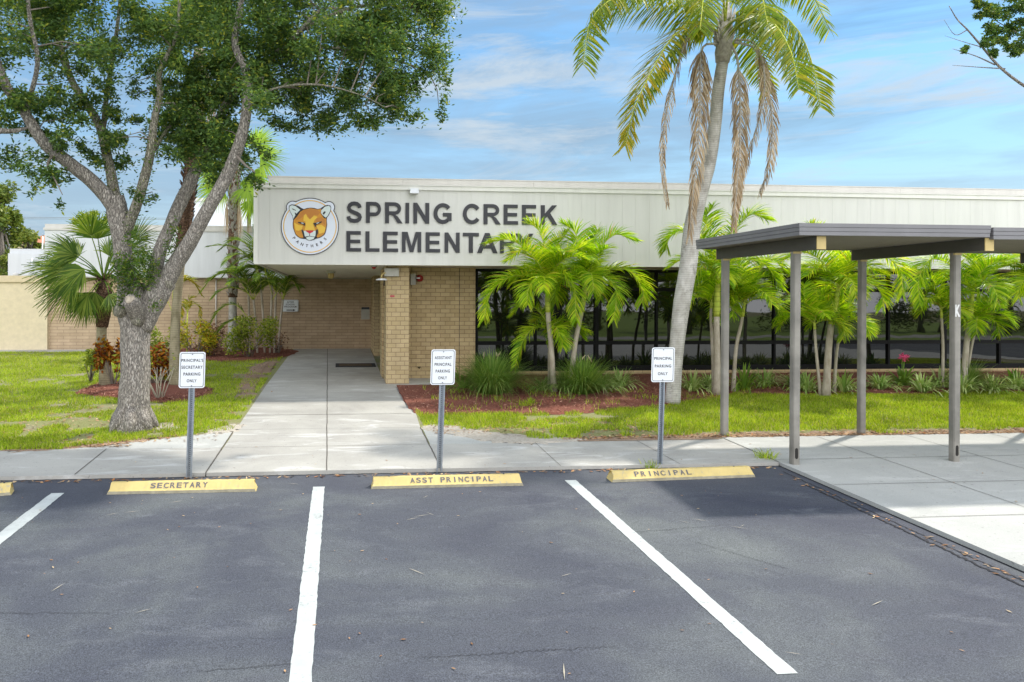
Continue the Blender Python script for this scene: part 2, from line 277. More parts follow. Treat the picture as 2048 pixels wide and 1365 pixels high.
def smooth_path(pts, n):
    """Catmull-Rom resample"""
    p = [Vector(q) for q in pts]; p = [p[0] * 2 - p[1]] + p + [p[-1] * 2 - p[-2]]; out = []; segs = len(p) - 3
    for i in range(n):
        t = i / (n - 1) * segs; k = min(int(t), segs - 1); u = t - k; a, b, c, d = p[k:k + 4]
        out.append(0.5 * ((2 * b) + (c - a) * u + (2 * a - 5 * b + 4 * c - d) * u * u + (3 * b - a - 3 * c + d) * u ** 3))
    return out

# ------------------------------------------------------------------ sky, sun
SKYK = 0.6; FILLC = (15.4, 15.7, 16.4)
SUN = Vector((1.885, 1.29, 3.26)).normalized(); el = math.asin(SUN.z); az = math.atan2(SUN.x, SUN.y)
w = bpy.data.worlds.new('World'); scene.world = w; w.use_nodes = True; nt = w.node_tree; bg = nt.nodes['Background']
sky = N(nt, 'ShaderNodeTexSky', sky_type='NISHITA', sun_disc=False, sun_elevation=el, sun_rotation=az); sky.air_density = 1.0; sky.dust_density = 0.6; sky.ozone_density = 2.5
tc = N(nt, 'ShaderNodeTexCoord')
def wn(scale, sc, det, rough, dist, loc=(0, 0, 0)):
    mp = N(nt, 'ShaderNodeMapping'); mp.inputs['Scale'].default_value = sc; mp.inputs['Location'].default_value = loc; mp.inputs['Rotation'].default_value = (0, R(6), 0)
    L(nt, tc.outputs['Generated'], mp.inputs[0]); return noise(nt, mp.outputs[0], scale, det, rough, dist)
c1 = ramp(nt, wn(2.1, (1, 1, 5.0), 9, 0.64, 0.5), [(0.42, 0.0), (0.6, 1.0)])
c2 = ramp(nt, wn(2.6, (1, 1, 7), 10, 0.68, 0.5, (3, 1, 2)), [(0.5, 0.0), (0.66, 1.0)])
c3 = ramp(nt, wn(2.2, (1, 1, 8), 6, 0.6, 0.6, (7, 2, 5)), [(0.45, 0.0), (0.7, 1.0)])
sxyz = N(nt, 'ShaderNodeSeparateXYZ'); L(nt, tc.outputs['Generated'], sxyz.inputs[0])
hor = ramp(nt, sxyz.outputs[2], [(0.0, 1.0), (0.09, 0.75), (0.16, 0.35), (0.3, 0.0)])
blue = mix(nt, 1.0, sky.outputs[0], (0.6, 0.9, 0.98), 'MULTIPLY')
K = SKYK
skyc = mix(nt, N2(nt, c3, 0, 1.5), blue, (1.5 * K, 2.9 * K, 4.4 * K))
skyc = mix(nt, hor, skyc, (5.6 * K, 6.9 * K, 7.8 * K))
skyc = mix(nt, N2(nt, c1, 0, 1.7), skyc, (3.1 * K, 4.3 * K, 5.7 * K))
skyc = mix(nt, 0.06, skyc, (4.6 * K, 4.9 * K, 5.2 * K)); skyc = mix(nt, N2(nt, c2, 0, 1.2), skyc, (5.9 * K, 6.8 * K, 7.6 * K))
# added fill light: unseen sky behind the viewer brightened to light the shaded front
back = N2(nt, sxyz.outputs[1], 0.25, -0.7); skyc = mix(nt, back, skyc, FILLC)
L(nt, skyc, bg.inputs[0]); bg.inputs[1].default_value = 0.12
sl = bpy.data.lights.new('sun', 'SUN'); sl.energy = 3.0; sl.angle = R(2.2); sl.color = (1, 0.94, 0.84)
so = bpy.data.objects.new('sun', sl); COL.objects.link(so); so.rotation_euler = SUN.to_track_quat('Z', 'Y').to_euler()
scene.view_settings.view_transform = 'Standard'; scene.view_settings.look = 'None'; scene.view_settings.exposure = 0.6; scene.view_settings.gamma = 1

# ------------------------------------------------------------------ ground
def sheet(name, pts2d, dz, mat, sub=None):
    """polygon in X,Y laid on the sloping ground dz above it"""
    m = MB(); m.poly([(x, y, gz(y) + dz) for x, y in pts2d]); o = m.build(name, mat); tag(o, kind='structure'); return o
m = MB()
ys = [-140, -12, 9.6, 26, 400]
for a, b in zip(ys[:-1], ys[1:]): m.add([(-300, a, gz(a) - .003), (300, a, gz(a) - .003), (300, b, gz(b) - .003), (-300, b, gz(b) - .003)], [(0, 1, 2, 3)])
tag(m.build('ground', MT['lawn']), kind='structure')
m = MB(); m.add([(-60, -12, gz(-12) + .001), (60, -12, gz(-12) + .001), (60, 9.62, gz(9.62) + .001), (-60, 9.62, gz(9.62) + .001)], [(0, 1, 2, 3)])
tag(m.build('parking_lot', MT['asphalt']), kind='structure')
def slab(name, poly, z, mat, th=0.075):
    m = MB(); n = len(poly); top = [(x, y, gz(y) + z) for x, y in poly]; bot = [(x, y, gz(y) + z - th) for x, y in poly]
    m.add(top + bot, [tuple(range(n)), tuple(range(n, 2 * n))[::-1]] + [(i, (i + 1) % n + 0, (i + 1) % n + n, i + n)[::-1] for i in range(n)])
    # split long spans along Y so the sheet follows the slope (a plane, so fine)
    return tag(m.build(name, mat), kind='structure')
m = MB(); m.add([(-80, -120, gz(-20) + .002), (80, -120, gz(-20) + .002), (80, -12.01, gz(-20) + .002), (-80, -12.01, gz(-20) + .002)], [(0, 1, 2, 3)]); tag(m.build('lawn', m_soil('far_lawn', [(0.3, (0.1, 0.17, 0.02)), (0.6, (0.22, 0.32, 0.04)), (0.8, (0.34, 0.4, 0.08))], 9)), kind='structure')
slab('lawn', [(-60, 10.9), (60, 10.9), (60, 25.9), (-60, 25.9)], .045, MT['lawn'])
slab('sidewalk', [(-60, 9.6), (-1.665, 9.6), (-1.665, 10.96), (-3.95, 11.02), (-60, 11.05)], .05, MT['conc'])
slab('sidewalk', [(-1.65, 9.6), (1.31, 9.6), (1.33, 12.2), (1.45, 15.0), (1.5, 16.3), (2.2, 16.9), (2.3, 17.99), (1.5, 18.0), (1.05, 18.0), (1.05, 25.28), (-1.5, 25.28), (-1.62, 17)], .052, MT['conc'])
slab('sidewalk', [(1.325, 9.6), (5.9, 9.585), (5.9, 11.05), (1.325, 10.97)], .05, MT['conc'])
flr = slab('sidewalk', [(-3.9, 11.035), (-1.675, 10.975), (-1.675, 12.1)], .048, MT['conc2'])
slab('sidewalk', [(1.345, 10.985), (3.5, 11.02), (2.4, 11.6), (1.36, 12.15)], .048, MT['conc2'])
slab('concrete_pad', [(5.92, -11), (26, -11), (26, 11.3), (5.92, 11.15)], .05, MT['conc2'])
slab('sidewalk', [(-14, 24.6), (-3.2, 24.6), (-3.2, 25.2), (-14, 25.2)], .06, MT['conc'])
# joints
def ribbon(m, pts, wdt, dz, jit=0.0, wj=0.0):
    for (x0, y0), (x1, y1) in zip(pts[:-1], pts[1:]):
        d = Vector((x1 - x0, y1 - y0)); n = Vector((-d.y, d.x)).normalized() * wdt / 2
        m.add([(x0 + n.x, y0 + n.y, gz(y0) + dz), (x0 - n.x, y0 - n.y, gz(y0) + dz), (x1 - n.x, y1 - n.y, gz(y1) + dz), (x1 + n.x, y1 + n.y, gz(y1) + dz)], [(0, 1, 2, 3)])
def jag(x0, y0, x1, y1, n, amp):
    d = Vector((x1 - x0, y1 - y0)); pn = Vector((-d.y, d.x)).normalized()
    return [(x0 + d.x * i / n + pn.x * random.uniform(-amp, amp), y0 + d.y * i / n + pn.y * random.uniform(-amp, amp)) for i in range(n + 1)]
m = MB(); Z = .056
ribbon(m, jag(-0.15, 9.6, -0.38, 25.2, 60, .004), .014, Z)
for Y in (10.96, 12.2, 13.42, 14.63, 15.85, 17.05, 19.05, 21.5): ribbon(m, [(-1.62, Y), (1.3 if Y < 15 else 1.04, Y)], .007 if Y not in (13.42,) else .016, Z)
ribbon(m, [(-3.25, 9.62), (-3.28, 11.0)], .012, Z); ribbon(m, [(4.52, 9.6), (4.5, 11.0)], .008, Z); ribbon(m, [(-8.2, 9.62), (-8.2, 11.0)], .012, Z); ribbon(m, [(2.9, 9.6), (2.92, 10.96)], .006, Z)
ribbon(m, jag(-1.66, 9.62, -1.66, 12.2, 20, .004), .017, Z); ribbon(m, jag(1.32, 9.6, 1.33, 12.2, 20, .004), .015, Z)
for X in (7.45, 8.95, 10.4, 11.9, 13.4, 15, 16.5): ribbon(m, [(X, -4), (X, 11.1)], .009, Z)
for Y in (9.72, 8.5, 7.28, 6.0, 4.8, 3.6, 2.4): ribbon(m, [(5.93, Y), (25, Y)], .009, Z)
ribbon(m, [(5.91, 9.6), (5.92, 11.1)], .01, Z)
tag(m.build('pavement_joint', MT['joint']), kind='structure')
# parking lines
def pline(x0, x1, y0, y1, s=0.0):
    m = MB(); n = 90; a = []; b = []
    for i in range(n + 1):
        y = y0 + (y1 - y0) * i / n; a.append((x0 + random.uniform(-.004, .004), y, gz(y) + .005)); b.append((x1 + random.uniform(-.004, .004), y, gz(y) + .005))
    m.add(a + b, [(i, i + n + 1, i + n + 2, i + 1) for i in range(n)]); tag(m.build('parking_line', MT['line']), kind='structure')
pline(-.305, -.165, 3.4, 9.04); pline(2.80, 2.94, 4.56, 9.10); pline(-3.3, -3.15, 3.4, 9.0)
# cracks and seam by the pad
m = MB()
ribbon(m, jag(5.78, 9.3, 5.66, -1, 300, .009), .012, .006); ribbon(m, jag(5.7, 8.7, 5.63, 5.4, 160, .018), .02, .0075); ribbon(m, [(5.905, 9.6), (5.905, -2)], .02, .006)
ribbon(m, jag(0.55, 4.95, 1.9, 5.0, 80, .014), .0035, .006); ribbon(m, jag(-.9, 4.9, -.3, 4.95, 24, .01), .004, .006); ribbon(m, jag(2.9, 7.2, 4.0, 7.35, 80, .014), .0035, .006); ribbon(m, jag(-3, 5.9, -1.7, 5.8, 30, .015), .004, .006)
ribbon(m, jag(3.4, 6.9, 3.9, 6.2, 60, .014), .0035, .006); ribbon(m, jag(-12, 9.585, 5.9, 9.58, 300, .006), .018, .0065)
tag(m.build('asphalt_crack', MT['crack']), kind='structure')

# ------------------------------------------------------------------ mulch beds
def blob(name, pix, mat, dz=.062, rough=.05, h=0.0):
    pts = [G(x, y, .05) for x, y in pix]; pts = smooth_path(pts + [pts[0]], 90)[:-1]
    c = sum(pts, Vector()) / len(pts); m = MB(); n = len(pts); rings = []
    for k, (s, dh) in enumerate(((1.0, 0), (.93, .3), (.75, .7), (.45, 1), (.15, 1))):
        for p in pts:
            q = c + (p - c) * s; j = rough if k == 0 else 0
            q = Vector((q.x + random.uniform(-j, j), q.y + random.uniform(-j, j), 0)); rings.append((q.x, q.y, gz(q.y) + dz - .012 * (k == 0) + h * dh + random.uniform(0, .012)))
    fs = [(k * n + i, k * n + (i + 1) % n, (k + 1) * n + (i + 1) % n, (k + 1) * n + i) for k in range(4) for i in range(n)] + [tuple(range(4 * n, 5 * n))]
    m.add(rings, fs, 0, True); return tag(m.build(name, mat), kind='structure')
blob('mulch_bed', [(148, 788), (200, 768), (300, 762), (380, 768), (428, 782), (395, 797), (330, 806), (240, 798)], MT['mulch'], h=.05)
blob('mulch_bed', [(330, 700), (450, 694), (585, 700), (580, 712), (520, 722), (440, 724), (345, 716)], MT['mulch'], h=.03)
m = MB()
bp = [G(x, y, .05) for x, y in [(803, 786), (812, 805), (835, 828), (900, 831), (1000, 828), (1080, 830), (1180, 826), (1290, 818), (1400, 802), (1470, 790)]]
bp = smooth_path(bp, 60); fr = [Vector((p.x + random.uniform(-.06, .06), p.y + random.uniform(-.06, .06), 0)) for p in bp] + [Vector((x, 15.0 + random.uniform(-.15, .15), 0)) for x in np.arange(9.6, 28, .4)]
for (a, b) in zip(fr[:-1], fr[1:]):
    col = []
    for q in (a, b):
        yb = 18.24 if q.x > 2.35 else (17.0 if q.x > 2.1 else 16.6)
        yb = max(yb, q.y + .05)
        col.append([(q.x, q.y, gz(q.y) + .05), (q.x, q.y + .12, gz(q.y + .12) + .075), (q.x, (q.y + yb) / 2, gz((q.y + yb) / 2) + .09), (q.x, yb - .02, gz(yb) + .1)])
    for k in range(3): m.add([col[0][k], col[1][k], col[1][k + 1], col[0][k + 1]], [(0, 1, 2, 3)])
tag(m.build('mulch_bed', MT['mulch']), kind='structure')
# sandy bare patches at the lawn edges
for pp in ([(500, 735), (540, 720), (560, 705), (548, 735), (520, 760), (505, 790), (480, 800), (478, 770)], [(405, 862), (455, 852), (490, 850), (470, 862), (430, 868)], [(300, 850), (345, 845), (350, 858), (310, 862)],
           [(840, 855), (880, 848), (1000, 868), (1100, 874), (1180, 880), (1100, 888), (1000, 886), (880, 866)], [(0, 893), (120, 884), (220, 880), (330, 872), (300, 880), (200, 893), (60, 903), (0, 903)]):
    blob('sand_patch', pp, MT['litterbase'] if pp[0][0] in (0, 500) else MT['sand'], dz=.05, rough=.14)
m = MB(); n = 160; a = []; b = []
for i in range(n + 1):
    x = 3.6 + (27 - 3.6) * i / n; a.append((x, 11.0 if x < 5.9 else 11.14, gz(11.1) + .052)); y = 11.42 + random.uniform(-.12, .12) - .25 * max(0, (5.5 - x) / 2); b.append((x, y, gz(y) + .052))
m.add(a + b, [(i, i + 1, i + n + 2, i + n + 1) for i in range(n)]); tag(m.build('leaf_litter_strip', MT['litterbase']), kind='structure')

# ------------------------------------------------------------------ scatter helpers (stuff)
def vnoise(x, y, sc, seed=0):
    r = np.random.default_rng(seed).random((64, 64)); u = (x / sc) % 64; v = (y / sc) % 64; i = u.astype(int); j = v.astype(int); fu = u - i; fv = v - j
    fu = fu * fu * (3 - 2 * fu); fv = fv * fv * (3 - 2 * fv); i1 = (i + 1) % 64; j1 = (j + 1) % 64; i %= 64; j %= 64
    return (r[i, j] * (1 - fu) + r[i1, j] * fu) * (1 - fv) + (r[i, j1] * (1 - fu) + r[i1, j1] * fu) * fv
def inpoly(x, y, poly):
    ins = np.zeros(len(x), bool); n = len(poly)
    for i in range(n):
        x0, y0 = poly[i]; x1, y1 = poly[(i + 1) % n]; c = ((y0 > y) != (y1 > y)); ins ^= c & (x < (x1 - x0) * (y - y0) / (y1 - y0 + 1e-12) + x0)
    return ins
gzv = np.vectorize(gz, otypes=[float])
def blades(x, y, z, h, wd, lean=.5):
    n = len(x); a = rng.random(n) * 2 * np.pi; l = rng.random(n) * lean; b = np.stack([x, y, z], 1)
    tip = b + np.stack([np.cos(a) * l * h, np.sin(a) * l * h, h], 1); p = rng.random(n) * 2 * np.pi; s = np.stack([np.cos(p), np.sin(p), 0 * p], 1) * (wd / 2)[:, None]
    return np.stack([b - s, b + s, tip + s * .3, tip - s * .3], 1)
def flats(x, y, z, size, asp=.45, tilt=.5):
    n = len(x); a = rng.random(n) * 2 * np.pi; d = np.stack([np.cos(a), np.sin(a), rng.normal(0, tilt, n) * .5], 1) * size[:, None]; s = np.stack([-np.sin(a), np.cos(a), rng.normal(0, tilt, n) * .5], 1) * (size * asp)[:, None]
    b = np.stack([x, y, z], 1); return np.stack([b - d, b - s, b + d, b + s], 1)
gx2 = lambda pts: [(G(x, y, .05).x, G(x, y, .05).y) for x, y in pts]
bed1 = gx2([(148, 788), (200, 768), (300, 762), (380, 768), (428, 782), (395, 797), (330, 806), (240, 798)]); bed2 = gx2([(330, 700), (450, 694), (585, 700), (580, 712), (520, 722), (440, 724), (345, 716)])
bare = [gx2(p) for p in ([(500, 735), (540, 720), (560, 705), (548, 735), (520, 760), (505, 790), (480, 800), (478, 770)], [(405, 862), (455, 852), (490, 850), (470, 862), (430, 868)], [(300, 850), (345, 845), (350, 858), (310, 862)])]
fy = [(p.x, p.y) for p in fr]; fxs = np.array([p[0] for p in fy]); fys = np.array([p[1] for p in fy]); o_ = np.argsort(fxs); fxs = fxs[o_]; fys = fys[o_]
# left lawn
n = 260000; y = 11.02 + (24.6 - 11.02) * rng.random(n) ** 1.25; x = -1.68 - rng.random(n) * (y * .62 + 1.0)
keep = ~inpoly(x, y, bed1) & ~inpoly(x, y, bed2)
d = vnoise(x, y, .35, 1) * .5 + vnoise(x, y, 1.1, 2) * .5
for bb in bare: keep &= ~(inpoly(x, y, bb) & (rng.random(n) < .6))
edge = (y < 11.45) & (x < -3.6); keep &= ~(edge & (d < .62)); keep &= ~((x > -3.9) & (y < 11.0 + (x + 3.9) * .5 + .08)); keep &= ~(d < .24 + .2 * np.clip((14 - y) / 3, 0, 1)); keep &= ~((x > -2.1) & (d < .42))
keep &= (d + .25 * rng.random(n)) > .33
x = x[keep]; y = y[keep]; hh = (.02 + .035 * rng.random(len(x))) * (.6 + d[keep]); L1 = blades(x, y, gzv(y) + .045, hh, .007 + .007 * rng.random(len(x)), .9)
# right lawn
n = 190000; x = 1.4 + rng.random(n) * 20; y = 11.2 + (15.4 - 11.2) * rng.random(n); front = np.interp(x, fxs, fys)
keep = y < front + .1; d = vnoise(x, y, .3, 5) * .5 + vnoise(x, y, .9, 6) * .5; keep &= ~((y < 11.55) & (d < .62)); keep &= ~((x < 5.5) & (y < 12.3 - (x - 1.4) * .18) & (d < .6)); keep &= ~((x < 5.8) & (d < .34)); keep &= ~((x < 3.4) & (y < 12.15 - (x - 1.3) * .55))
x = x[keep]; y = y[keep]; hh = (.025 + .04 * rng.random(len(x))) * (.6 + d[keep]); L2 = blades(x, y, gzv(y) + .045, hh, .007 + .007 * rng.random(len(x)), .9)
tag(quads('lawn_grass', np.concatenate([L1, L2]), MT['grass']), 'bright green lawn grass with thin sandy patches beside the walkway', 'grass', kind='stuff')
# sparse weeds on the bed in front
n = 5000; x = 1.8 + rng.random(n) * 8; y = 13.2 + rng.random(n) * 3.4; d = vnoise(x, y, .35, 9); k = (d > .62) & (y > np.interp(x, fxs, fys)); x = x[k]; y = y[k]
tag(quads('weeds', blades(x, y, gzv(y) + .08, .05 + .06 * rng.random(len(x)), .012 + 0 * x, .9), MT['grass']), 'sparse green weeds coming up through the red mulch', 'weeds', kind='stuff')
# tufts at kerb
T = []
for px, py, nn, hgt in ((1533, 922, 90, .12), (1305, 938, 40, .09), (1052, 820, 150, .12), (1530, 925, 60, .1)):
    g = G(px, py); x = g.x + rng.normal(0, .06, nn); y = g.y + rng.normal(0, .03, nn); T.append(blades(x, y, gzv(y) + 0 * x, hgt * (.5 + rng.random(nn)), .012 + 0 * x, 1.3))
tag(quads('kerb_weed', np.concatenate(T), MT['grass']), 'small weed tufts sprouting from the joint between asphalt and sidewalk', 'weeds', kind='stuff')
# chips
def poly_scatter(poly, n):
    p = np.array(poly); x = p[:, 0].min() + rng.random(n) * np.ptp(p[:, 0]); y = p[:, 1].min() + rng.random(n) * np.ptp(p[:, 1]); k = inpoly(x, y, poly); return x[k], y[k]
C = []
for bb, nn in ((bed1, 9000), (bed2, 6000)):
    x, y = poly_scatter(bb, nn); C.append(flats(x, y, gzv(y) + .085 + .03 * rng.random(len(x)), .015 + .025 * rng.random(len(x)), .25, .6))
n = 34000; x = 1.3 + rng.random(n) * 22; y = 13.0 + rng.random(n) * 5.2; k = (y > np.interp(x, fxs, fys)) & ~((x < 2.3) & (y > 16.6)); x = x[k]; y = y[k]
C.append(flats(x, y, gzv(y) + .085 + .03 * rng.random(len(x)), .015 + .025 * rng.random(len(x)), .25, .6))
tag(quads('mulch_chips', np.concatenate(C), MT['chips']), 'red brown wood mulch chips spread over the planting beds', 'mulch', kind='stuff')
# fallen leaves
x = []; y = []
n = 5200; lx = 3.4 + rng.random(n) * 20; ly = 11.12 + np.abs(rng.normal(0, .17, n)); x.append(lx); y.append(ly)
n = 900; x.append(1.5 + rng.random(n) * 4); y.append(11.6 + rng.random(n) * 1.1); n = 1100; x.append(-8 + rng.random(n) * 5); y.append(11.1 + np.abs(rng.normal(0, .25, n))); n = 2200; x.append(-8 + rng.random(n) * 6.2); y.append(11.4 + rng.random(n) * 3.2); n = 500; x.append(-2.3 + rng.normal(0, .25, n)); y.append(15 + rng.random(n) * 7)
n = 320; x.append(-7 + rng.random(n) * 12.8); y.append(9.5 + rng.normal(0, .03, n))
x = np.concatenate(x); y = np.concatenate(y); z = gzv(y) + .06; z[-320:] = gzv(y[-320:]) + .012; s = .02 + .022 * rng.random(len(x)); A1 = flats(x, y, z, s, .4, .4)
n = 120; x = -4.5 + rng.random(n) * 10.2; y = 4.2 + rng.random(n) * 5.2; A2 = flats(x, y, gzv(y) + .01, .009 + .017 * rng.random(n), .38, .15)
n = 46; x = -3 + rng.random(n) * 12; y = 9.7 + rng.random(n) * 2; y[23:] = 6 + rng.random(23) * 3.4; x[23:] = 6.2 + rng.random(23) * 5; A3 = flats(x, y, gzv(y) + .06, .014 + .018 * rng.random(n), .38, .15)
n = 90; fxp = 5.72 + rng.normal(0, .04, n); fyp = 5 + rng.random(n) * 4.2; A4 = flats(fxp, fyp, gzv(fyp) + .012, .015 + .02 * rng.random(n), .4, .2)
tag(quads('fallen_leaves', np.concatenate([A1, A2, A3, A4]), MT['litter']), 'dry brown fallen leaves scattered along the pavement edges and asphalt', 'leaves', kind='stuff')
n = 26; x = -4.5 + rng.random(n) * 9; y = 4.6 + rng.random(n) * 4.7; tw = flats(x, y, gzv(y) + .01, .05 + .06 * rng.random(n), .05, .05)
tag(quads('twig_litter', tw, MT['paletwig']), 'thin pale twigs scattered on the dark asphalt', 'twigs', kind='stuff')
# ------------------------------------------------------------------ school building
FY = 16.6
FZ = 3.012
XL = P(510, 450, FY).x; T1 = P(511, 367.5, FY).z; T0 = P(511, 376, FY).z; T2 = P(535, 352, FY + .25).z
bld = empty('school_building', (6, 18, gz(18)), 'long low cream panelled school front wing with deep fascia over tan brick and dark glass', 'building')
m = MB(); m.box(XL, 27, FY + .006, FY + .2, FZ, T1, 1)
for i in range(90): m.box(XL + i * .318, XL + (i + 1) * .318 - .003, FY, FY + .006, FZ + .003, T0)
m.build('fascia', [MT['panel'], MT['groove']], bld)
m = MB(); m.box(XL - .03, 27, FY - .035, FY + .2, T0 + .002, T1); m.box(XL - .04, 27, FY - .05, FY + .2, T1 + .002, T1 + .018); m.box(XL - .02, 27, FY - .02, FY + .2, FZ - .024, FZ - .001); m.box(XL - .03, XL + .06, FY - .012, FY - .001, FZ, T0); m.build('trim', MT['trimw'], bld)
m = MB(); x = XL + .26
while x < 27: m.box(x, min(x + 3.0, 27) - .004, FY + .25, FY + .42, T1, T2 - .022); x += 3.0
m.box(XL + .23, 27, FY + .24, FY + .44, T2 - .02, T2); m.build('parapet', MT['cap'], bld)
m = MB(); m.box(XL + .3, 27, FY + .44, 25, T1 - .1, T1); m.build('roof', MT['cap'], bld)
m = MB(); YA, YB = FY + .2, 25.09; ZB = 2.93
m.hexa([(XL, YA, FZ), (27, YA, FZ), (27, YB, ZB), (-1.55, YB, ZB)], [(XL, YA, FZ + .06), (27, YA, FZ + .06), (27, YB, ZB + .06), (-1.55, YB, ZB + .06)]); m.build('soffit', MT['soffit'], bld)
m = MB(); m.hexa([(XL, YA, FZ + .062), (XL + .1, YA, FZ + .062), (-1.45, YB, ZB + .062), (-1.55, YB, ZB + .062)], [(XL, YA, T1), (XL + .1, YA, T1), (-1.45, YB, T1), (-1.55, YB, T1)]); m.build('side_fascia', MT['panel'], bld)
m = MB(); m.hexa([(XL + .02, FY + .21, FZ - .03), (XL + .1, FY + .21, FZ - .03), (-1.46, YB, ZB - .03), (-1.53, YB, ZB - .03)], [(XL + .02, FY + .21, FZ - .002), (XL + .1, FY + .21, FZ - .002), (-1.46, YB, ZB - .002), (-1.53, YB, ZB - .002)]); m.build('soffit_edge', MT['grey'], bld)
b0 = .1
m = MB(); m.box(1.6, 3.3, 18.0, 18.2, b0, 2.995); m.build('brick_wall', MT['brick'], bld); m = MB(); m.box(1.08, 1.6, 17.6, 18.2, b0, 2.995); m.build('brick_wall', MT['brick'], bld)
m = MB(); m.box(2.9, 2.912, 17.994, 17.999, .3, 2.99); m.build('control_joint', MT['joint'], bld)
m = MB(); m.box(1.075, 1.6, 17.1, 17.6, b0, 3.0); m.build('brick_column', MT['brickc'], bld)
for q_ in ((1.12, 1.25, 18.2, 20.4), (1.07, 1.25, 23.0, 25.05), (1.04, 1.12, 18.2, 18.9)): m = MB(); m.box(*q_, b0, 2.95); m.build('brick_wall', MT['brick'], bld)
m = MB(); m.box(1.5, 1.55, 20.4, 23.0, b0, 2.995); dr = m.build('door', MT['black'], bld)
m = MB(); m.box(1.485, 1.498, 20.6, 21.6, .6, 2.5); m.box(1.485, 1.498, 21.8, 22.8, .6, 2.5); m.build('door_glass', MT['glass'], dr)
m = MB(); m.box(1.47, 1.485, 21.62, 21.66, 1.3, 1.6); m.build('handle', MT['steel'], dr)
m = MB(); m.box(3.3, 27, 18.16, 18.4, b0, .46); m.build('brick_sill', MT['brick'], bld)
xs = [3.32]
def Xat(px): return P(px, 640, 18.22).x
ver = [945, 1066, 1192, 1315, 1436, 1552, 1666, 1779, 1888, 1997]
vx = [Xat(p) for p in ver]; st = (vx[-1] - vx[2]) / 7; vx = [3.3, (3.3 + vx[2]) / 2] + [vx[2] + i * st for i in range(14)]
z0, z1, z2 = .46, P(1200, 686, 18.2).z, P(1200, 579, 18.2).z; z3 = 2.985
for i, (a, b) in enumerate(zip(vx[:-1], vx[1:])):
    wl = .05 if i % 2 == 0 else .028; wr = .05 if i % 2 == 1 else .028
    if i == 0: wl = .1
    m = MB(); m.box(a, a + wl, 18.17, 18.3, z0, z3); m.box(b - wr, b - .002, 18.17, 18.3, z0, z3)
    for (q0, q1) in ((z0, z0 + .12), (z1 - .045, z1 + .045), (z2 - .045, z2 + .045), (z3 - .07, z3)): m.box(a + wl, b - wr, 18.172, 18.3, q0, q1)
    wf = m.build('window', MT['black'], bld)
    for (q0, q1) in ((z0 + .12, z1 - .045), (z1 + .045, z2 - .045), (z2 + .045, z3 - .07)):
        m = MB(); t = random.uniform(-.004, .004); m.add([(a + wl, 18.22 + t, q0), (b - wr, 18.22 - t, q0), (b - wr, 18.22 - t, q1), (a + wl, 18.22 + t, q1), (a + wl, 18.24 + t, q0), (b - wr, 18.24 - t, q0), (b - wr, 18.24 - t, q1), (a + wl, 18.24 + t, q1)],
              [(0, 1, 2, 3), (7, 6, 5, 4), (0, 4, 5, 1), (1, 5, 6, 2), (2, 6, 7, 3), (3, 7, 4, 0)]); m.build('window_pane', MT['glass'], wf)
m = MB(); m.box(27.001, 27.2, FY, 26, b0, T1); m.build('end_wall', MT['brick'], bld)

# wall mounted things
t = empty('wall_light', P(829, 382, FY - .05), 'small white wedge wall light on top trim of cream fascia', 'light')
a = P(820, 387, FY - .14); b = P(838, 377, FY - .14); m = MB(); m.hexa([(a.x, FY - .16, a.z), (b.x, FY - .16, a.z), (b.x, FY - .052, a.z), (a.x, FY - .052, a.z)], [(a.x + .01, FY - .13, b.z), (b.x - .01, FY - .13, b.z), (b.x - .01, FY - .052, b.z), (a.x + .01, FY - .052, b.z)]); m.build('housing', MT['lampw'], t)
m = MB(); m.box(a.x + .02, b.x - .02, FY - .15, FY - .06, a.z - .012, a.z - .001); m.build('lens', MT['grey'], t)
t = empty('junction_box', P(793, 545, 17.05), 'grey electrical box high on the brick column', 'box')
a = P(769, 553, 17.0); b = P(798, 537, 17.0); m = MB(); m.box(a.x, b.x, 16.98, 17.095, a.z, b.z); m.build('box_body', MT['grey'], t, bevel=.006)
m = MB(); m.box(b.x - .03, b.x - .018, 16.972, 16.98, b.z - .03, b.z - .018); m.build('screw', MT['black'], t); m = MB(); m.box(b.x - .12, b.x - .108, 16.972, 16.98, a.z + .02, a.z + .032); m.build('screw', MT['black'], t)
t = empty('floodlight', P(764, 556, 16.95), 'pale dish floodlight on bent arm beside the grey box', 'light')
c = P(763, 557, 16.9); m = MB(); m.tube([(c.x + .13, 17.02, c.z + .12), (c.x + .05, 16.95, c.z + .12), (c.x, 16.9, c.z + .06), (c.x, 16.9, c.z)], .018, 8); m.build('arm', MT['endcap'], t)
m = MB(); m.tube([(c.x, 16.9, c.z), (c.x, 16.9, c.z - .02), (c.x, 16.9, c.z - .045)], [.05, .125, .13], 16); m.build('lamp_shade', MT['lampw'], t)
m = MB(); m.box(c.x + .05, c.x + .075, 16.9, 16.95, c.z - .17, c.z - .046); m.build('bracket', MT['black'], t)
t = empty('fire_alarm', P(835, 559, 17.9), 'red fire alarm bell with beige backbox on tan brick wall', 'alarm')
a = P(821, 570, 17.9); b = P(831, 548, 17.9); m = MB(); m.box(a.x, b.x, 17.85, 17.998, a.z, b.z); m.build('backbox', MT['grey'], t)
c = P(840, 557, 17.85); m = MB(); m.tube([(c.x, 17.998, c.z), (c.x, 17.88, c.z), (c.x, 17.84, c.z), (c.x, 17.82, c.z)], [.085, .085, .065, .02], 18); m.build('bell', MT['red'], t)
m = MB(); m.box(c.x - .09, c.x - .01, 17.8, 17.818, c.z - .01, c.z + .015); m.build('strobe', MT['lampw'], t)
a = P(780, 594.5, 17.09); b = P(789, 591, 17.09); m = MB(); m.box(a.x, b.x, 17.085, 17.098, a.z, b.z); tag(m.build('small_plaque', MT['redl']), 'tiny red plaque on the upper brick column', 'plaque')
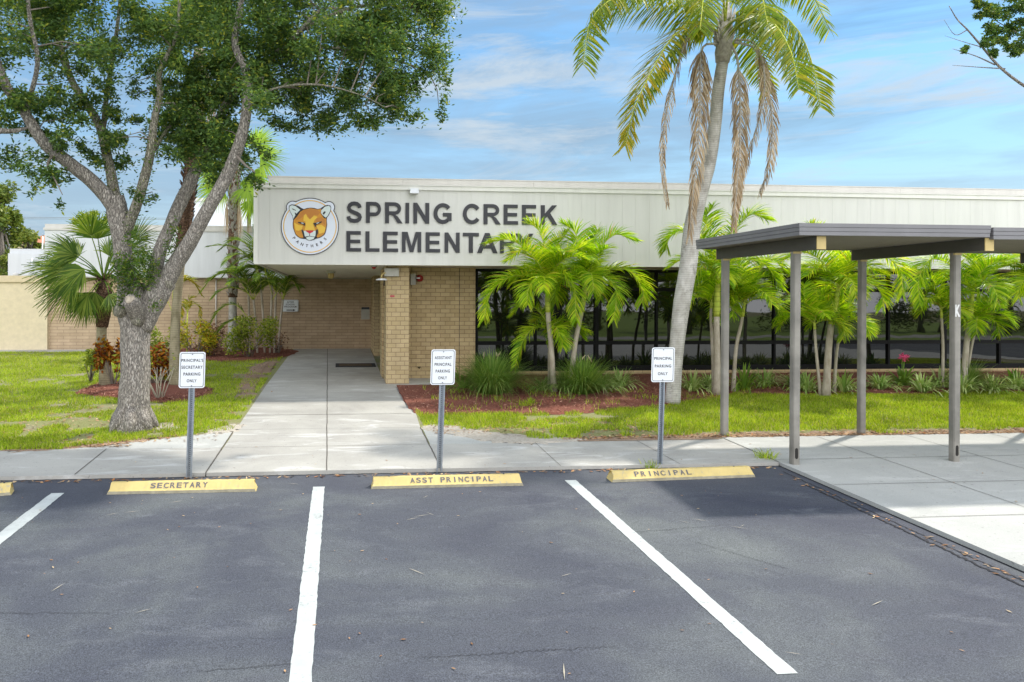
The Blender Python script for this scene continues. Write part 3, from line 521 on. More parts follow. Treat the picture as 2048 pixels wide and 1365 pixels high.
c = P(838, 736, 17.97); t = empty('wall_tap', c, 'small dark hose tap low on the tan brick wall', 'tap'); m = MB(); m.tube([c + Vector((0, .03, 0)), c, c + Vector((0, -.05, -.01))], .014, 6); m.build('spout', MT['black'], t); m = MB(); m.tube([c + Vector((-.04, -.02, .02)), c + Vector((.04, -.02, .02))], .01, 6); m.build('handle', MT['black'], t)
c = P(748, 536, 17.2); c.z = 3.0; t = empty('dome_camera', c, 'small dark dome camera hanging from the entry soffit', 'camera'); m = MB(); m.tube([c + Vector((0, 0, -.001)), c + Vector((0, 0, -.03))], [.07, .07], 14); m.build('base', MT['grey'], t); m = MB(); m.tube([c + Vector((0, 0, -.03)), c + Vector((0, 0, -.06)), c + Vector((0, 0, -.08))], [.055, .045, .015], 14); m.build('dome', MT['red'], t)
c = P(662, 547, 20); c.z = 2.96; t = empty('ceiling_light', c, 'round glass jar light under the entry soffit', 'light'); m = MB(); m.tube([c + Vector((0, 0, -.001)), c + Vector((0, 0, -.05))], [.13, .1], 14); m.build('base', MT['grey'], t); m = MB(); m.tube([c + Vector((0, 0, -.05)), c + Vector((0, 0, -.15)), c + Vector((0, 0, -.19))], [.08, .08, .04], 14); m.build('glass_jar', MT['endcap'], t)
# doormat, entry phone box, program sign
a = G(671, 735, .05); b = G(748, 726, .05); t = empty('doormat', ((a.x + b.x) / 2, a.y, gz(a.y) + .06), 'dark rubber doormat lying before the entry door', 'doormat')
m = MB(); m.add([(a.x, a.y, gz(a.y) + .068), (1.0, a.y, gz(a.y) + .068), (1.0, a.y + .75, gz(a.y + .75) + .068), (a.x, a.y + .75, gz(a.y + .75) + .068)] + [(a.x, a.y, gz(a.y) + .05), (1.0, a.y, gz(a.y) + .05), (1.0, a.y + .75, gz(a.y + .75) + .05), (a.x, a.y + .75, gz(a.y + .75) + .05)], [(0, 1, 2, 3), (7, 6, 5, 4), (0, 4, 5, 1), (1, 5, 6, 2), (2, 6, 7, 3), (3, 7, 4, 0)]); m.build('border', MT['mat'], t)
m = MB(); m.add([(a.x + .1, a.y + .12, gz(a.y + .12) + .071), (.9, a.y + .12, gz(a.y + .12) + .071), (.9, a.y + .63, gz(a.y + .63) + .071), (a.x + .1, a.y + .63, gz(a.y + .63) + .071)], [(0, 1, 2, 3)]); m.build('centre', MT['matc'], t)
a = P(722.5, 639, 25.2); b = P(739, 615, 25.2); t = empty('wall_box', a, 'grey metal box with dark top slot on shaded brick wall', 'box')
m = MB(); m.box(a.x, b.x, 25.08, 25.29, a.z, b.z - .07); m.build('box_body', MT['grey'], t); m = MB(); m.box(a.x + .01, b.x - .01, 25.1, 25.29, b.z - .069, b.z); m.build('lid', MT['dsteel'], t)

def text(name, body, o, ux, un, size, mat, parent, width=None, off=0.0, ext=.0015, sx=1.0, spacing=1.0, align='CENTER', height=None):
    c = bpy.data.curves.new('txt', 'FONT'); c.body = body; c.offset = off; c.extrude = ext; c.align_x = align; c.space_character = spacing; c.space_line = 1.0
    ob = bpy.data.objects.new('txt', c); COL.objects.link(ob); bpy.context.view_layer.update(); me = bpy.data.meshes.new_from_object(ob.evaluated_get(bpy.context.evaluated_depsgraph_get())); bpy.data.objects.remove(ob); bpy.data.curves.remove(c)
    xs_ = [v.co.x for v in me.vertices]; ys_ = [v.co.y for v in me.vertices]; w0 = max(xs_) - min(xs_); h0 = max(ys_) - min(ys_); sy = (height / h0) if height else size; sxx = (width / w0) if width else sy * sx
    uy = un.cross(ux)
    for v in me.vertices:
        q = o + ux * (v.co.x - ((max(xs_) + min(xs_)) / 2 if align == 'CENTER' else min(xs_))) * sxx + uy * (v.co.y - min(ys_)) * sy + un * (v.co.z + ext) ; v.co = q
    me.materials.clear(); return link(name, me, mat, parent)
# block letters
TT = .205
def arc(cx, cy, rx, ry, a0, a1, n=14): return [(cx + rx * math.cos(R(a0 + (a1 - a0) * i / n)), cy + ry * math.sin(R(a0 + (a1 - a0) * i / n))) for i in range(n + 1)]
def stroke(pts, t=TT):
    v = [Vector((p[0], p[1])) for p in pts]; lo = []; hi = []
    for i, p in enumerate(v):
        d = (v[min(i + 1, len(v) - 1)] - v[max(i - 1, 0)]).normalized(); n = Vector((-d.y, d.x)) * t / 2; lo.append((p.x + n.x, p.y + n.y)); hi.append((p.x - n.x, p.y - n.y))
    return [(lo[i], lo[i + 1], hi[i + 1], hi[i]) for i in range(len(v) - 1)]
def rect(x0, x1, y0, y1): return [(x0, y0), (x1, y0), (x1, y1), (x0, y1)]
h = TT / 2
def bowl(): return arc(.45, .715, .25, .285 - h, 90, -90)
GL = {
    'E': (.76, [[(0, 0), (.76, 0), (.76, .17), (.2, .17), (.2, .41), (.71, .41), (.71, .58), (.2, .58), (.2, .83), (.74, .83), (.74, 1), (0, 1)]]),
    'L': (.70, [[(0, 0), (.70, 0), (.70, .17), (.2, .17), (.2, 1), (0, 1)]]), 'I': (.2, [rect(0, .2, 0, 1)]),
    'T': (.80, [[(.3, 0), (.5, 0), (.5, .83), (.8, .83), (.8, 1), (0, 1), (0, .83), (.3, .83)]]),
    'N': (.80, [[(0, 0), (.19, 0), (.19, .66), (.61, 0), (.8, 0), (.8, 1), (.61, 1), (.61, .34), (.19, 1), (0, 1)]]),
    'M': (.96, [[(0, 0), (.18, 0), (.18, .79), (.39, 0), (.57, 0), (.78, .79), (.78, 0), (.96, 0), (.96, 1), (.68, 1), (.48, .3), (.28, 1), (0, 1)]]),
    'K': (.86, [[(0, 0), (.2, 0), (.2, .3), (.34, .45), (.61, 0), (.86, 0), (.48, .6), (.84, 1), (.58, 1), (.2, .56), (.2, 1), (0, 1)]]),
    'A': (.97, [[(0, 0), (.21, 0), (.3, .23), (.67, .23), (.76, 0), (.97, 0), (.59, 1), (.485, 1), (.485, .77), (.61, .40), (.36, .40), (.485, .77), (.485, 1), (.38, 1)]]),
    'Y': (.90, [[(.35, 0), (.55, 0), (.55, .42), (.9, 1), (.67, 1), (.45, .6), (.23, 1), (0, 1), (.35, .42)]]),
    'P': (.80, [rect(0, .2, 0, 1), rect(.2, .45, 1 - .17, 1), rect(.2, .45, .33, .5)] + stroke(arc(.45, .665, .25, .2525, 90, -90), .17)),
    'R': (.86, [rect(0, .2, 0, 1), rect(.2, .47, .83, 1), rect(.2, .47, .4, .57), [(.63, 0), (.88, 0), (.64, .32), (.5, .4), (.3, .4), (.42, .34)]] + stroke(arc(.47, .7, .25, .215, 90, -90), .17)),
    'C': (.86, stroke(arc(.47, .5, .37, .41, 35, 325, 26), .19)),
    'G': (.90, stroke(arc(.47, .5, .37, .41, 38, 308, 26), .19) + [[(.47, .53), (.47, .36), (.69, .36), (.69, .12), (.9, .15), (.9, .53)]]),
    'S': (.80, stroke([(.12, .3), (.15, .19), (.25, .11), (.41, .085), (.57, .11), (.66, .18), (.69, .27), (.66, .36), (.55, .43), (.4, .485), (.25, .545), (.165, .62), (.14, .72), (.18, .82), (.28, .895), (.41, .915), (.55, .89), (.64, .82), (.68, .71)], .185)),
}
ls = empty('letter_sign', P(900, 450, FY), 'dark raised lettering SPRING CREEK ELEMENTARY on the cream fascia', 'sign')
def zx(v): return 520 + v / 3.357
rows = [('SPRINGCREEK', [577, 712, 840, 977, 1030, 1165, 1362, 1502, 1637, 1760, 1887], [687, 815, 955, 1002, 1137, 1287, 1475, 1614, 1733, 1857, 1997], (147, 172), (288, 302)),
        ('ELEMENTARY', [580, 708, 826, 953, 1113, 1240, 1363, 1458, 1612, 1716], [680, 803, 928, 1083, 1210, 1341, 1470, 1595, 1722, 1836], (345, 362), (481, 494))]
for wd, xa, xb, tp, bt in rows:
    for i, ch in enumerate(wd):
        f = (xa[i] - xa[0]) / (xa[-1] - xa[0]); yt = 360 + (tp[0] + (tp[1] - tp[0]) * f) / 3.357; yb = 360 + (bt[0] + (bt[1] - bt[0]) * f) / 3.357
        a = P(zx(xa[i]), yb, FY - .03); b = P(zx(xb[i]), yt, FY - .03); gw, polys = GL[ch]; sx_ = (b.x - a.x) / gw; sz = b.z - a.z; m = MB()
        for pl in polys:
            m.prism([(p[0] * sx_, p[1] * sz) for p in pl], Vector((a.x, FY - .001, a.z)), Vector((1, 0, 0)), Vector((0, 0, 1)), Vector((0, -1, 0)), .03)
        m.build('letter', MT['letter'], ls)
# ------------------------------------------------------------------ emblem
em = empty('emblem_sign', P(622, 452, FY), 'round white panther head emblem sign reading PANTHERS on cream fascia', 'sign')
def E(x, y): q = P(540 + x / 9.75, 380 + y / 9.75, FY - .04); return (q.x, q.z)
def eprism(m, pts, depth, th=.003, mi=0):
    q = [E(*p) for p in pts]; ar = sum(q[i][0] * q[(i + 1) % len(q)][1] - q[(i + 1) % len(q)][0] * q[i][1] for i in range(len(q)))
    if ar > 0: q = q[::-1]
    m.prism(q, Vector((0, FY - depth + th, 0)), Vector((1, 0, 0)), Vector((0, 0, 1)), Vector((0, -1, 0)), th, mi)
def ell(cx, cy, rx, ry, a0=0, a1=360, n=72): return [(cx + rx * math.cos(R(a0 + (a1 - a0) * i / n)), cy + ry * math.sin(R(a0 + (a1 - a0) * i / n))) for i in range(n)]
def outline(gr):
    pts = []
    for i in range(240):
        a = 2 * math.pi * i / 240; dx, dy = math.cos(a), math.sin(a); r = 1 / math.sqrt((dx / (563 + gr)) ** 2 + (dy / (555 + gr)) ** 2); 
        for (bx, by, br) in ((-335, -370, 128 + gr), (370, -372, 118 + gr)):
            bq = dx * bx + dy * by; cq = bx * bx + by * by - br * br; dd = bq * bq - cq
            if dd > 0 and bq > 0: r = max(r, bq + math.sqrt(dd))
        pts.append((777 + dx * r, 713 + dy * r))
    return pts
m = MB(); eprism(m, outline(3), .02, .018); m.build('backing', MT['e_dark'], em)
m = MB(); eprism(m, outline(-13), .023, .0025); m.build('face_plate', MT['e_white'], em)
m = MB(); ro = ell(777, 713, 522, 512); ri = ell(777, 713, 505, 495)
for i in range(72):
    j = (i + 1) % 72; eprism(m, [ro[i], ro[j], ri[j], ri[i]], .0255, .002)
m.build('gold_ring', MT['e_gold'], em)
head = [(660, 375), (720, 355), (790, 348), (860, 352), (930, 372), (985, 362), (1060, 310), (1120, 292), (1175, 302), (1194, 350), (1182, 420), (1152, 490), (1112, 545), (1107, 600), (1114, 680), (1102, 760), (1087, 830), (1062, 880), (1010, 918), (960, 942), (900, 955), (860, 975), (810, 990), (770, 993), (730, 985), (700, 960), (650, 957), (590, 947), (538, 917), (493, 872), (467, 800), (447, 740), (442, 660), (449, 590), (438, 520), (396, 440), (366, 370), (372, 308), (420, 284), (480, 288), (560, 318), (610, 352)]
m = MB(); eprism(m, head, .028, .003); m.build('head_outline', MT['e_dark'], em)
m = MB(); eprism(m, [(660, 388), (790, 360), (930, 384), (1000, 375), (985, 450), (1040, 540), (1095, 560), (1098, 680), (1086, 760), (1070, 830), (1045, 870), (1000, 905), (930, 935), (900, 900), (930, 770), (890, 800), (640, 800), (620, 775), (650, 930), (590, 935), (545, 905), (505, 865), (480, 800), (462, 740), (457, 660), (465, 590), (530, 520), (590, 430)], .031, .003); m.build('fur', MT['e_or'], em)
m = MB(); eprism(m, [(665, 395), (790, 368), (925, 392), (990, 440), (930, 500), (870, 490), (780, 575), (730, 500), (700, 465), (660, 500), (600, 560), (490, 600), (540, 530), (600, 440)], .0335, .002); eprism(m, [(900, 560), (1000, 530), (1080, 600), (1080, 700), (1020, 640), (900, 620)], .0335, .002); m.build('fur_rust', MT['e_or2'], em)
m = MB(); eprism(m, [(660, 500), (700, 470), (725, 530), (780, 580), (860, 500), (930, 530), (870, 590), (840, 660), (860, 740), (885, 790), (670, 790), (700, 690), (690, 620), (650, 600)], .036, .002); eprism(m, [(470, 640), (560, 690), (640, 700), (620, 770), (560, 800), (500, 790)], .036, .002); eprism(m, [(900, 700), (1000, 680), (1080, 740), (1060, 830), (960, 860), (940, 780)], .036, .002); m.build('fur_yellow', MT['e_yel'], em)
m = MB(); eprism(m, [(385, 320), (430, 300), (500, 320), (590, 390), (530, 450), (480, 520), (455, 570), (440, 500), (400, 430), (376, 370)], .0385, .002); m.build('ear', MT['e_pale'], em); m = MB(); eprism(m, [(1000, 400), (1070, 330), (1150, 308), (1185, 350), (1170, 420), (1130, 500), (1090, 545), (1030, 500), (990, 450)], .0385, .002); m.build('ear', MT['e_pale'], em); m = MB()
eprism(m, [(655, 800), (700, 800), (770, 855), (850, 800), (890, 800), (890, 860), (880, 915), (770, 905), (680, 915)], .0385, .002); eprism(m, [(700, 930), (770, 908), (870, 925), (850, 960), (770, 985), (720, 965)], .0385, .002); m.build('muzzle', MT['e_pale'], em)
m = MB(); eprism(m, [(693, 790), (760, 795), (855, 790), (840, 820), (800, 840), (773, 858), (745, 835), (715, 820)], .041, .002); m.build('nose', MT['e_red'], em)
m = MB()
for pl in ([(540, 625), (600, 630), (665, 640), (690, 660), (670, 710), (655, 680), (610, 665), (550, 645)], [(840, 650), (900, 640), (1010, 615), (1012, 635), (950, 665), (905, 680), (890, 730), (870, 700)], [(612, 790), (640, 775), (655, 860), (700, 940), (690, 950), (640, 880)], [(900, 775), (940, 775), (935, 850), (895, 930), (860, 965), (890, 880)], [(430, 360), (500, 395), (505, 410), (440, 385)], [(480, 440), (540, 480), (510, 530), (470, 560), (495, 500)], [(1060, 420), (1090, 430), (1050, 490), (1025, 460)], [(1020, 505), (1100, 550), (1060, 560)], [(765, 858), (778, 858), (776, 905), (768, 905)], [(680, 915), (770, 898), (880, 918), (880, 925), (770, 910), (685, 924)]): eprism(m, pl, .0415, .002)
m.build('dark_markings', MT['e_dark'], em)
m = MB(); eprism(m, [(605, 640), (650, 645), (660, 660), (620, 658)], .043, .001); m.build('eye', MT['e_pale'], em); m = MB(); eprism(m, [(900, 650), (950, 635), (965, 640), (915, 665)], .043, .001); m.build('eye', MT['e_pale'], em)
cx0, cy0 = E(777, 713); rad = (E(777 + 390, 713)[0] - cx0)
for i, ch in enumerate('PANTHERS'):
    an = R(-90 + (i - 3.5) * 14.8 - 1); o = Vector((cx0 + math.cos(an) * rad * 1.06, FY - .0235, cy0 + math.sin(an) * rad * 1.06)); ux = Vector((-math.sin(an), 0, math.cos(an)))
    text('letter', ch, o, ux, Vector((0, -1, 0)), .086, MT['e_dark'], em, off=.03, ext=.001)

# ------------------------------------------------------------------ rectangular signs
def rrect(w_, h_, r, n=5):
    p = []
    for cx, cy, a0 in ((w_ / 2 - r, h_ / 2 - r, 0), (-w_ / 2 + r, h_ / 2 - r, 90), (-w_ / 2 + r, -h_ / 2 + r, 180), (w_ / 2 - r, -h_ / 2 + r, 270)):
        for i in range(n + 1): p.append((cx + r * math.cos(R(a0 + 90 * i / n)), cy + r * math.sin(R(a0 + 90 * i / n))))
    return p
def plate(parent, c, ux, uy, w_, h_, r=.03, inset=.014, bw=.006):
    un = ux.cross(uy)
    m = MB(); m.prism(rrect(w_, h_, r), c, ux, uy, un, .003); m.build('sign_plate', MT['signw'], parent)
    a = rrect(w_ - inset * 2, h_ - inset * 2, r - inset * .6); b = rrect(w_ - inset * 2 - bw * 2, h_ - inset * 2 - bw * 2, r - inset * .6 - bw * .5); m = MB(); o = c + un * .0042
    for i in range(len(a)):
        j = (i + 1) % len(a); m.poly([o + ux * p[0] + uy * p[1] for p in (a[i], a[j], b[j], b[i])])
    m.build('border', MT['signk'], parent)
def parking_sign(base_px, top, bot, lines, label, ysp, z_text, wds):
    b = G(*base_px); t = P(top[0], top[1], b.y); lo = P(bot[0], bot[1], b.y); axis = (t - b).normalized()
    root = empty('parking_sign', b, label, 'parking sign', 'parking signs on galvanised posts behind the wheel stops')
    ux = Vector((1, 0, 0)); uy = axis; c = (t + lo) / 2 + Vector((0, -.03, 0)); hh = (t - lo).length
    un = ux.cross(uy).normalized()
    plate(root, c, ux, uy, .315, hh)
    for i, (s, wd) in enumerate(zip(lines, wds)):
        text('lettering', s, c + uy * (hh / 2 - ysp[i] * hh) + un * .0036, ux, un, .05, MT['signk'], root, width=wd, height=hh * .086, off=.018, ext=.0006, spacing=1.15)
    for k in (-1, 1):
        m = MB(); q = c + uy * k * (hh / 2 - .03) + un * .003; m.tube([q, q + un * .006], .008, 8); m.build('bolt', MT['steel'], root)
    # U-channel post: flanges, sides and a back web with punched holes shown dark
    m = MB(); top_ = t - axis * .02
    def bar(x0, x1, y0, y1): m.hexa([b + Vector((x0, y0, -.02)), b + Vector((x1, y0, -.02)), b + Vector((x1, y1, -.02)), b + Vector((x0, y1, -.02))], [top_ + Vector((x0, y0, 0)), top_ + Vector((x1, y0, 0)), top_ + Vector((x1, y1, 0)), top_ + Vector((x0, y1, 0))])
    bar(-.038, -.018, -.022, -.019); bar(.018, .038, -.022, -.019); bar(-.021, -.018, -.019, .006); bar(.018, .021, -.019, .006); bar(-.018, .018, .006, .009); po = m.build('post', MT['steel'], root)
    m = MB(); L_ = (top_ - b).length; k = .04
    while k < L_ - .45: q = b + axis * k; m.poly([q + Vector((math.cos(a) * .006, .0053, math.sin(a) * .006)) for a in np.arange(0, 6.28, .8)][::1]); k += .0254
    m.build('post_hole', MT['dsteel'], po); return root
sg1 = parking_sign((378, 957), (386.5, 704), (384, 776), ["PRINCIPAL'S", 'SECRETARY', 'PARKING', 'ONLY'], "white sign PRINCIPAL'S SECRETARY PARKING ONLY in front of the oak", (.275, .465, .655, .84), 0, (.265, .258, .205, .12))
sg2 = parking_sign((878, 945), (886.5, 699), (884, 769.5), ['ASSISTANT', 'PRINCIPAL', 'PARKING', 'ONLY'], 'white sign ASSISTANT PRINCIPAL PARKING ONLY before the brick column', (.275, .465, .655, .845), 0, (.222, .218, .185, .115))
sg3 = parking_sign((1318, 936), (1325.5, 695), (1322.5, 764), ['PRINCIPAL', 'PARKING', 'ONLY'], 'white sign PRINCIPAL PARKING ONLY beside the tall leaning palm', (.36, .58, .80), 0, (.245, .225, .135))
a = P(564.5, 624, 25.24); b = P(597, 600, 25.24); t = empty('program_sign', a, 'small white AFTER SCHOOL PROGRAM sign with arrow on shaded brick', 'sign')
c = (a + b) / 2; wv = b.x - a.x; hv = b.z - a.z; plate(t, c + Vector((0, .01, 0)), Vector((1, 0, 0)), Vector((0, 0, 1)), wv, hv, .04, .012, .006)
for i, (s, wd) in enumerate((('AFTER', .24), ('SCHOOL', .3), ('PROGRAM', .4))): text('lettering', s, c + Vector((0, .005, hv / 2 - (.27 + i * .19) * hv)), Vector((1, 0, 0)), Vector((0, -1, 0)), .06, MT['signk'], t, width=wd, height=.055, off=.006, ext=.001)
m = MB(); y = c.y + .003; z = c.z - hv * .36; m.add([(c.x - .13, y, z - .014), (c.x + .09, y, z - .014), (c.x + .09, y, z + .014), (c.x - .13, y, z + .014), (c.x + .09, y, z - .035), (c.x + .17, y, z), (c.x + .09, y, z + .035)], [(0, 1, 2, 3), (4, 5, 6)]); m.build('arrow', MT['signk'], t)

# ------------------------------------------------------------------ wheel stops
def wheel_stop(l, r, label, word=None, wx=None, chip=False):
    a = G(*l); b = G(*r); d = (b - a); Ln = d.length; d.normalize(); n = Vector((-d.y, d.x, 0)).normalized(); up = Vector((0, 0, 1))
    root = empty('wheel_stop', (a + b) / 2, label, 'wheel stop', 'yellow concrete wheel stops at the heads of the parking bays')
    prof = [(0, 0), (0, .035), (.012, .045), (.075, .118), (.085, .122), (.14, .12), (.2, .04), (.2, 0)]
    K = 60; v = []; 
    for i in range(K + 1):
        s = i / K; ins = 0
        for (py, pz) in prof:
            e = 0
            if i == 0: e = pz * .45 + py * .05
            if i == K: e = -pz * .45 - (.03 if chip and pz > .06 else 0)
            jj = random.uniform(-.0025, .0025); q = a + d * (s * Ln + e) + n * (py + jj) + up * (pz + random.uniform(-.0015, .0015) * (pz > 0)); v.append(q)
    P_ = len(prof); fs = []; mi = []
    for i in range(K):
        for j in range(P_ - 1): fs.append((i * P_ + j, (i + 1) * P_ + j, (i + 1) * P_ + j + 1, i * P_ + j + 1)); mi.append(1 if j == 0 else 0)
    fs += [tuple(range(P_))[::-1], tuple(range(K * P_, K * P_ + P_))]; mi += [0, 0]
    m = MB(); m.add(v, fs); m.m = mi; o = m.build('body', [MT['yellow'], MT['stopbase']], root)
    m = MB(); 
    for s in (.12, .88): q = a + d * (Ln * s) + n * .11 + up * .121; m.tube([q, q + up * .004], .011, 8)
    m.build('anchor_pin', MT['dsteel'], root)
    if word:
        uy = (n * .063 + up * .073).normalized(); un = d.cross(uy).normalized()
        for ch, (xa, xb, yb) in zip(word, wx):
            wd = (xb - xa) * (.3 if ch == 'I' else 1); g = G((xa + xb) / 2, 975); s = (g - a).dot(d); o = a + d * s + n * .012 + up * .045 + uy * .016 + un * .003
            so_ = text('stencil_letter', ch, o, d, un, .08, MT['stencil'], root, height=.068, width=wd * b.y / f_ * 1.02, off=.022, ext=.0004)
    return root
def even(ch, x0, x1, w, gap=None):
    n = len(ch); out = []; pos = [x0 + (x1 - x0) * i / (n - 1) for i in range(n)]
    return [(p - w / 2, p + w / 2, 0) for p, c in zip(pos, ch) if c != ' ']
wheel_stop((-130, 1002), (22, 991), 'yellow wheel stop cut off at the left picture edge')
wheel_stop((213, 990), (512, 984), 'yellow wheel stop stencilled SECRETARY', 'SECRETARY', even('SECRETARY', 316, 416, 9.5))
wheel_stop((742, 979), (1047, 972), 'yellow wheel stop stencilled ASST PRINCIPAL', 'ASSTPRINCIPAL', even('ASST PRINCIPAL', 825, 984, 9.2))
wheel_stop((1224, 965.5), (1511, 955), 'worn yellow wheel stop stencilled PRINCIPAL', 'PRINCIPAL', even('PRINCIPAL', 1295, 1410, 9.8), True)

# ------------------------------------------------------------------ canopies
def canopy(x0, x1, z, label, posts, kletter=None, extra=0):
    root = empty('walkway_canopy', (x0, 10, gz(10)), label, 'canopy', 'flat grey metal walkway canopies')
    y0, y1 = 8.88, 11.6; H = .155
    m = MB()
    for k in range(3):
        za, zb = z + k * H / 3, z + (k + 1) * H / 3 - .004; o = .004 * k
        m.box(x0 - o, x1 + o, y0 - o, y0 + .03, za, zb); m.box(x0 - o, x1 + o, y1 - .03, y1 + o, za, zb); m.box(x0 - o, x0 + .03, y0 + .03, y1 - .03, za, zb); m.box(x1 - .03, x1 + o, y0 + .03, y1 - .03, za, zb)
    m.build('roof_edge', MT['roofedge'], root)
    m = MB(); y = y0 + .035
    while y < y1 - .17: m.box(x0 + .03, x1 - .03, y, y + .08, z - .0, z + .1); m.box(x0 + .03, x1 - .03, y + .08, y + .16, z + .016, z + .1, 1); y += .16  # recesses between ribs coloured dark, shade put into the material
    m.box(x0 + .03, x1 - .03, y0 + .03, y1 - .03, z + .1, z + H - .01); m.build('roof_deck', [MT['deck'], MT['holeshade']], root)
    for (bx, ) in posts:
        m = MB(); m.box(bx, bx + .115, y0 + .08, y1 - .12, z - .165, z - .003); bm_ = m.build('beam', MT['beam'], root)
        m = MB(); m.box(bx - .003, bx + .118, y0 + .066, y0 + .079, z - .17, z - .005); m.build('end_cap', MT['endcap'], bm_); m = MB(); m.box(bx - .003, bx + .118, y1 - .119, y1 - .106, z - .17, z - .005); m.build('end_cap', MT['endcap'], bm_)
        for (py, s) in ((9.45, 1), (11.28, 1)):
            m = MB(); xb = bx + .0; xt = bx + .012; hw = .098
            zt = z - .166
            # post of two flanges and a web (H section) with a slight lean
            def seg(ax0, ax1, ay0, ay1): m.hexa([(xb + ax0, ay0, gz(py) - .02), (xb + ax1, ay0, gz(py) - .02), (xb + ax1, ay1, gz(py) - .02), (xb + ax0, ay1, gz(py) - .02)], [(xt + ax0, ay0, zt), (xt + ax1, ay0, zt), (xt + ax1, ay1, zt), (xt + ax0, ay1, zt)])
            seg(0, hw, py, py + .08); seg(.01, hw - .01, py - .008, py); seg(-.006, 0, py + .015, py + .065)
            p_ = m.build('post', MT['post'], root, bevel=.008)
            if py < 10:
                m = MB(); zc = gz(py) + .2; m.prism([(math.cos(a) * .022, math.sin(a) * .028 + (.045 if math.sin(a) > 0 else -.045)) for a in np.arange(0, 6.28, .35)][::-1], Vector((xb + .05, py - .0085, zc)), Vector((1, 0, 0)), Vector((0, 0, 1)), Vector((0, -1, 0)), .001); m.build('drain_hole', MT['holeshade'], p_)
                m = MB(); m.box(xt - .004, xt + hw + .004, py - .012, py + .084, zt - .03, zt - .002); m.build('post_collar', MT['endcap'], p_)
            else:
                m = MB(); m.box(xt - .004, xt + hw + .004, py - .012, py + .084, zt - .03, zt - .002); m.build('post_collar', MT['endcap'], p_)
            if kletter and abs(bx - kletter) < .01 and py < 10:
                text('stencil_letter', 'K', Vector((xb + .055, py - .0085, 2.02)), Vector((1, 0, 0)), Vector((0, -1, 0)), .15, MT['kwhite'], p_, height=.165, width=.075, off=.05, ext=.0005)
    return root
canopy(5.73, 8.31, 3.055, 'near grey walkway canopy on four posts, one marked K', [(6.01,), (8.19 + .12,)], 8.31)
canopy(8.36, 17.0, 3.03, 'second grey walkway canopy section running off the right edge', [(11.3,), (14.2,)])

# ------------------------------------------------------------------ back wing and neighbours
wing = empty('brick_wing', (-5, 25.3, .5), 'rear tan brick wing with white metal upper wall behind the entry walk', 'building')
xw = P(93, 640, 25.3).x
m = MB(); m.box(xw, 1.5, 25.3, 25.6, .1, 2.9); m.build('brick_wall', MT['brickw'], wing)
a = P(90, 458, 25.15); m = MB(); m.box(a.x, 1.5, 25.12, 25.6, 2.935, 4.42); m.build('upper_wall', MT['white'], wing)
m = MB(); m.box(a.x - .03, 1.5, 25.09, 25.6, 4.422, 4.5); m.box(a.x, 1.5, 25.14, 25.6, 4.5, 4.62); m.build('parapet', MT['cap'], wing)
m = MB(); m.box(a.x, 1.5, 25.1, 25.3, 2.9, 2.934); m.build('drip_edge', MT['grey'], wing)
m = MB(); m.box(a.x + .02, 1.5, 25.6, 34, .1, 4.4); m.build('rear_mass', MT['white'], wing)
v1 = P(144.5, 617, 25.28); v2 = P(155, 609, 25.28); m = MB(); m.box(v1.x, v2.x, 25.27, 25.299, v1.z, v2.z); m.build('vent', MT['dsteel'], wing)
x = P(432, 640, 25.28).x; m = MB(); m.tube([(x, 25.26, .55), (x, 25.26, 2.9)], .02, 6); m.build('conduit', MT['cap'], wing)
x = P(91, 500, 25.05).x
tb = empty('tall_white_block', P(450, 560, 32), 'tallest white metal block rising behind the washingtonia palm', 'building')
a = P(388, 403, 32); b = P(640, 403, 32); m = MB(); m.box(a.x, b.x, 32, 40, .5, a.z); m.build('wall', MT['white'], tb); m = MB(); m.box(a.x - .05, b.x, 31.95, 40, a.z + .002, a.z + .14); m.build('parapet', MT['cap'], tb)
lb = empty('low_white_block', P(50, 560, 30), 'low white metal block left of the brick wing with a downpipe', 'building')
a = P(16, 507, 30); b = P(140, 507, 30); m = MB(); m.box(a.x, b.x, 30, 38, .4, a.z); m.build('wall', MT['white'], lb); m = MB(); m.box(a.x + .04, b.x, 30.06, 38, a.z + .002, a.z + .18); m.build('parapet', MT['white'], lb)
p0 = P(64, 555, 29.9); p1 = P(64, 517, 29.9); m = MB(); m.tube([p0, p1], .035, 8); m.build('downpipe', MT['lampw'], lb)
p0 = P(31, 551, 29.9); m = MB(); m.tube([p0 + Vector((0, .09, 0)), p0, p0 - Vector((0, .05, 0))], [.1, .1, .05], 14); m.build('round_vent', MT['cap'], lb)
sw = empty('stucco_wall', P(40, 698, 25), 'cream stucco garden wall with raised cap at the far left', 'wall')
x1_ = P(94.5, 640, 25.2).x; m = MB(); m.box(-40, x1_, 25.2, 25.5, .1, 2.74); m.build('wall_body', MT['stucco'], sw); m = MB(); m.box(-40, x1_ + .02, 25.14, 25.56, 2.74, 2.95); m.build('wall_cap', MT['stuccocap'], sw)
hs = empty('tiled_house', P(55, 500, 60), 'distant house with orange tiled roof behind the far left trees', 'house')
a = P(25, 560, 60); b = P(95, 560, 60); zt = P(60, 487, 60).z; za = P(60, 468, 60).z; m = MB(); m.box(a.x, b.x, 60, 68, .4, zt); m.build('wall', MT['stucco'], hs)
m = MB(); m.add([(a.x - .4, 59.6, zt), (b.x + .4, 59.6, zt), (b.x + .4, 68.4, zt), (a.x - .4, 68.4, zt), (a.x + 1.2, 64, za + .3), (b.x - 1.0, 64, za)], [(0, 1, 5, 4), (1, 2, 5), (2, 3, 4, 5), (3, 0, 4), (0, 3, 2, 1)]); m.build('roof', MT['tile'], hs)
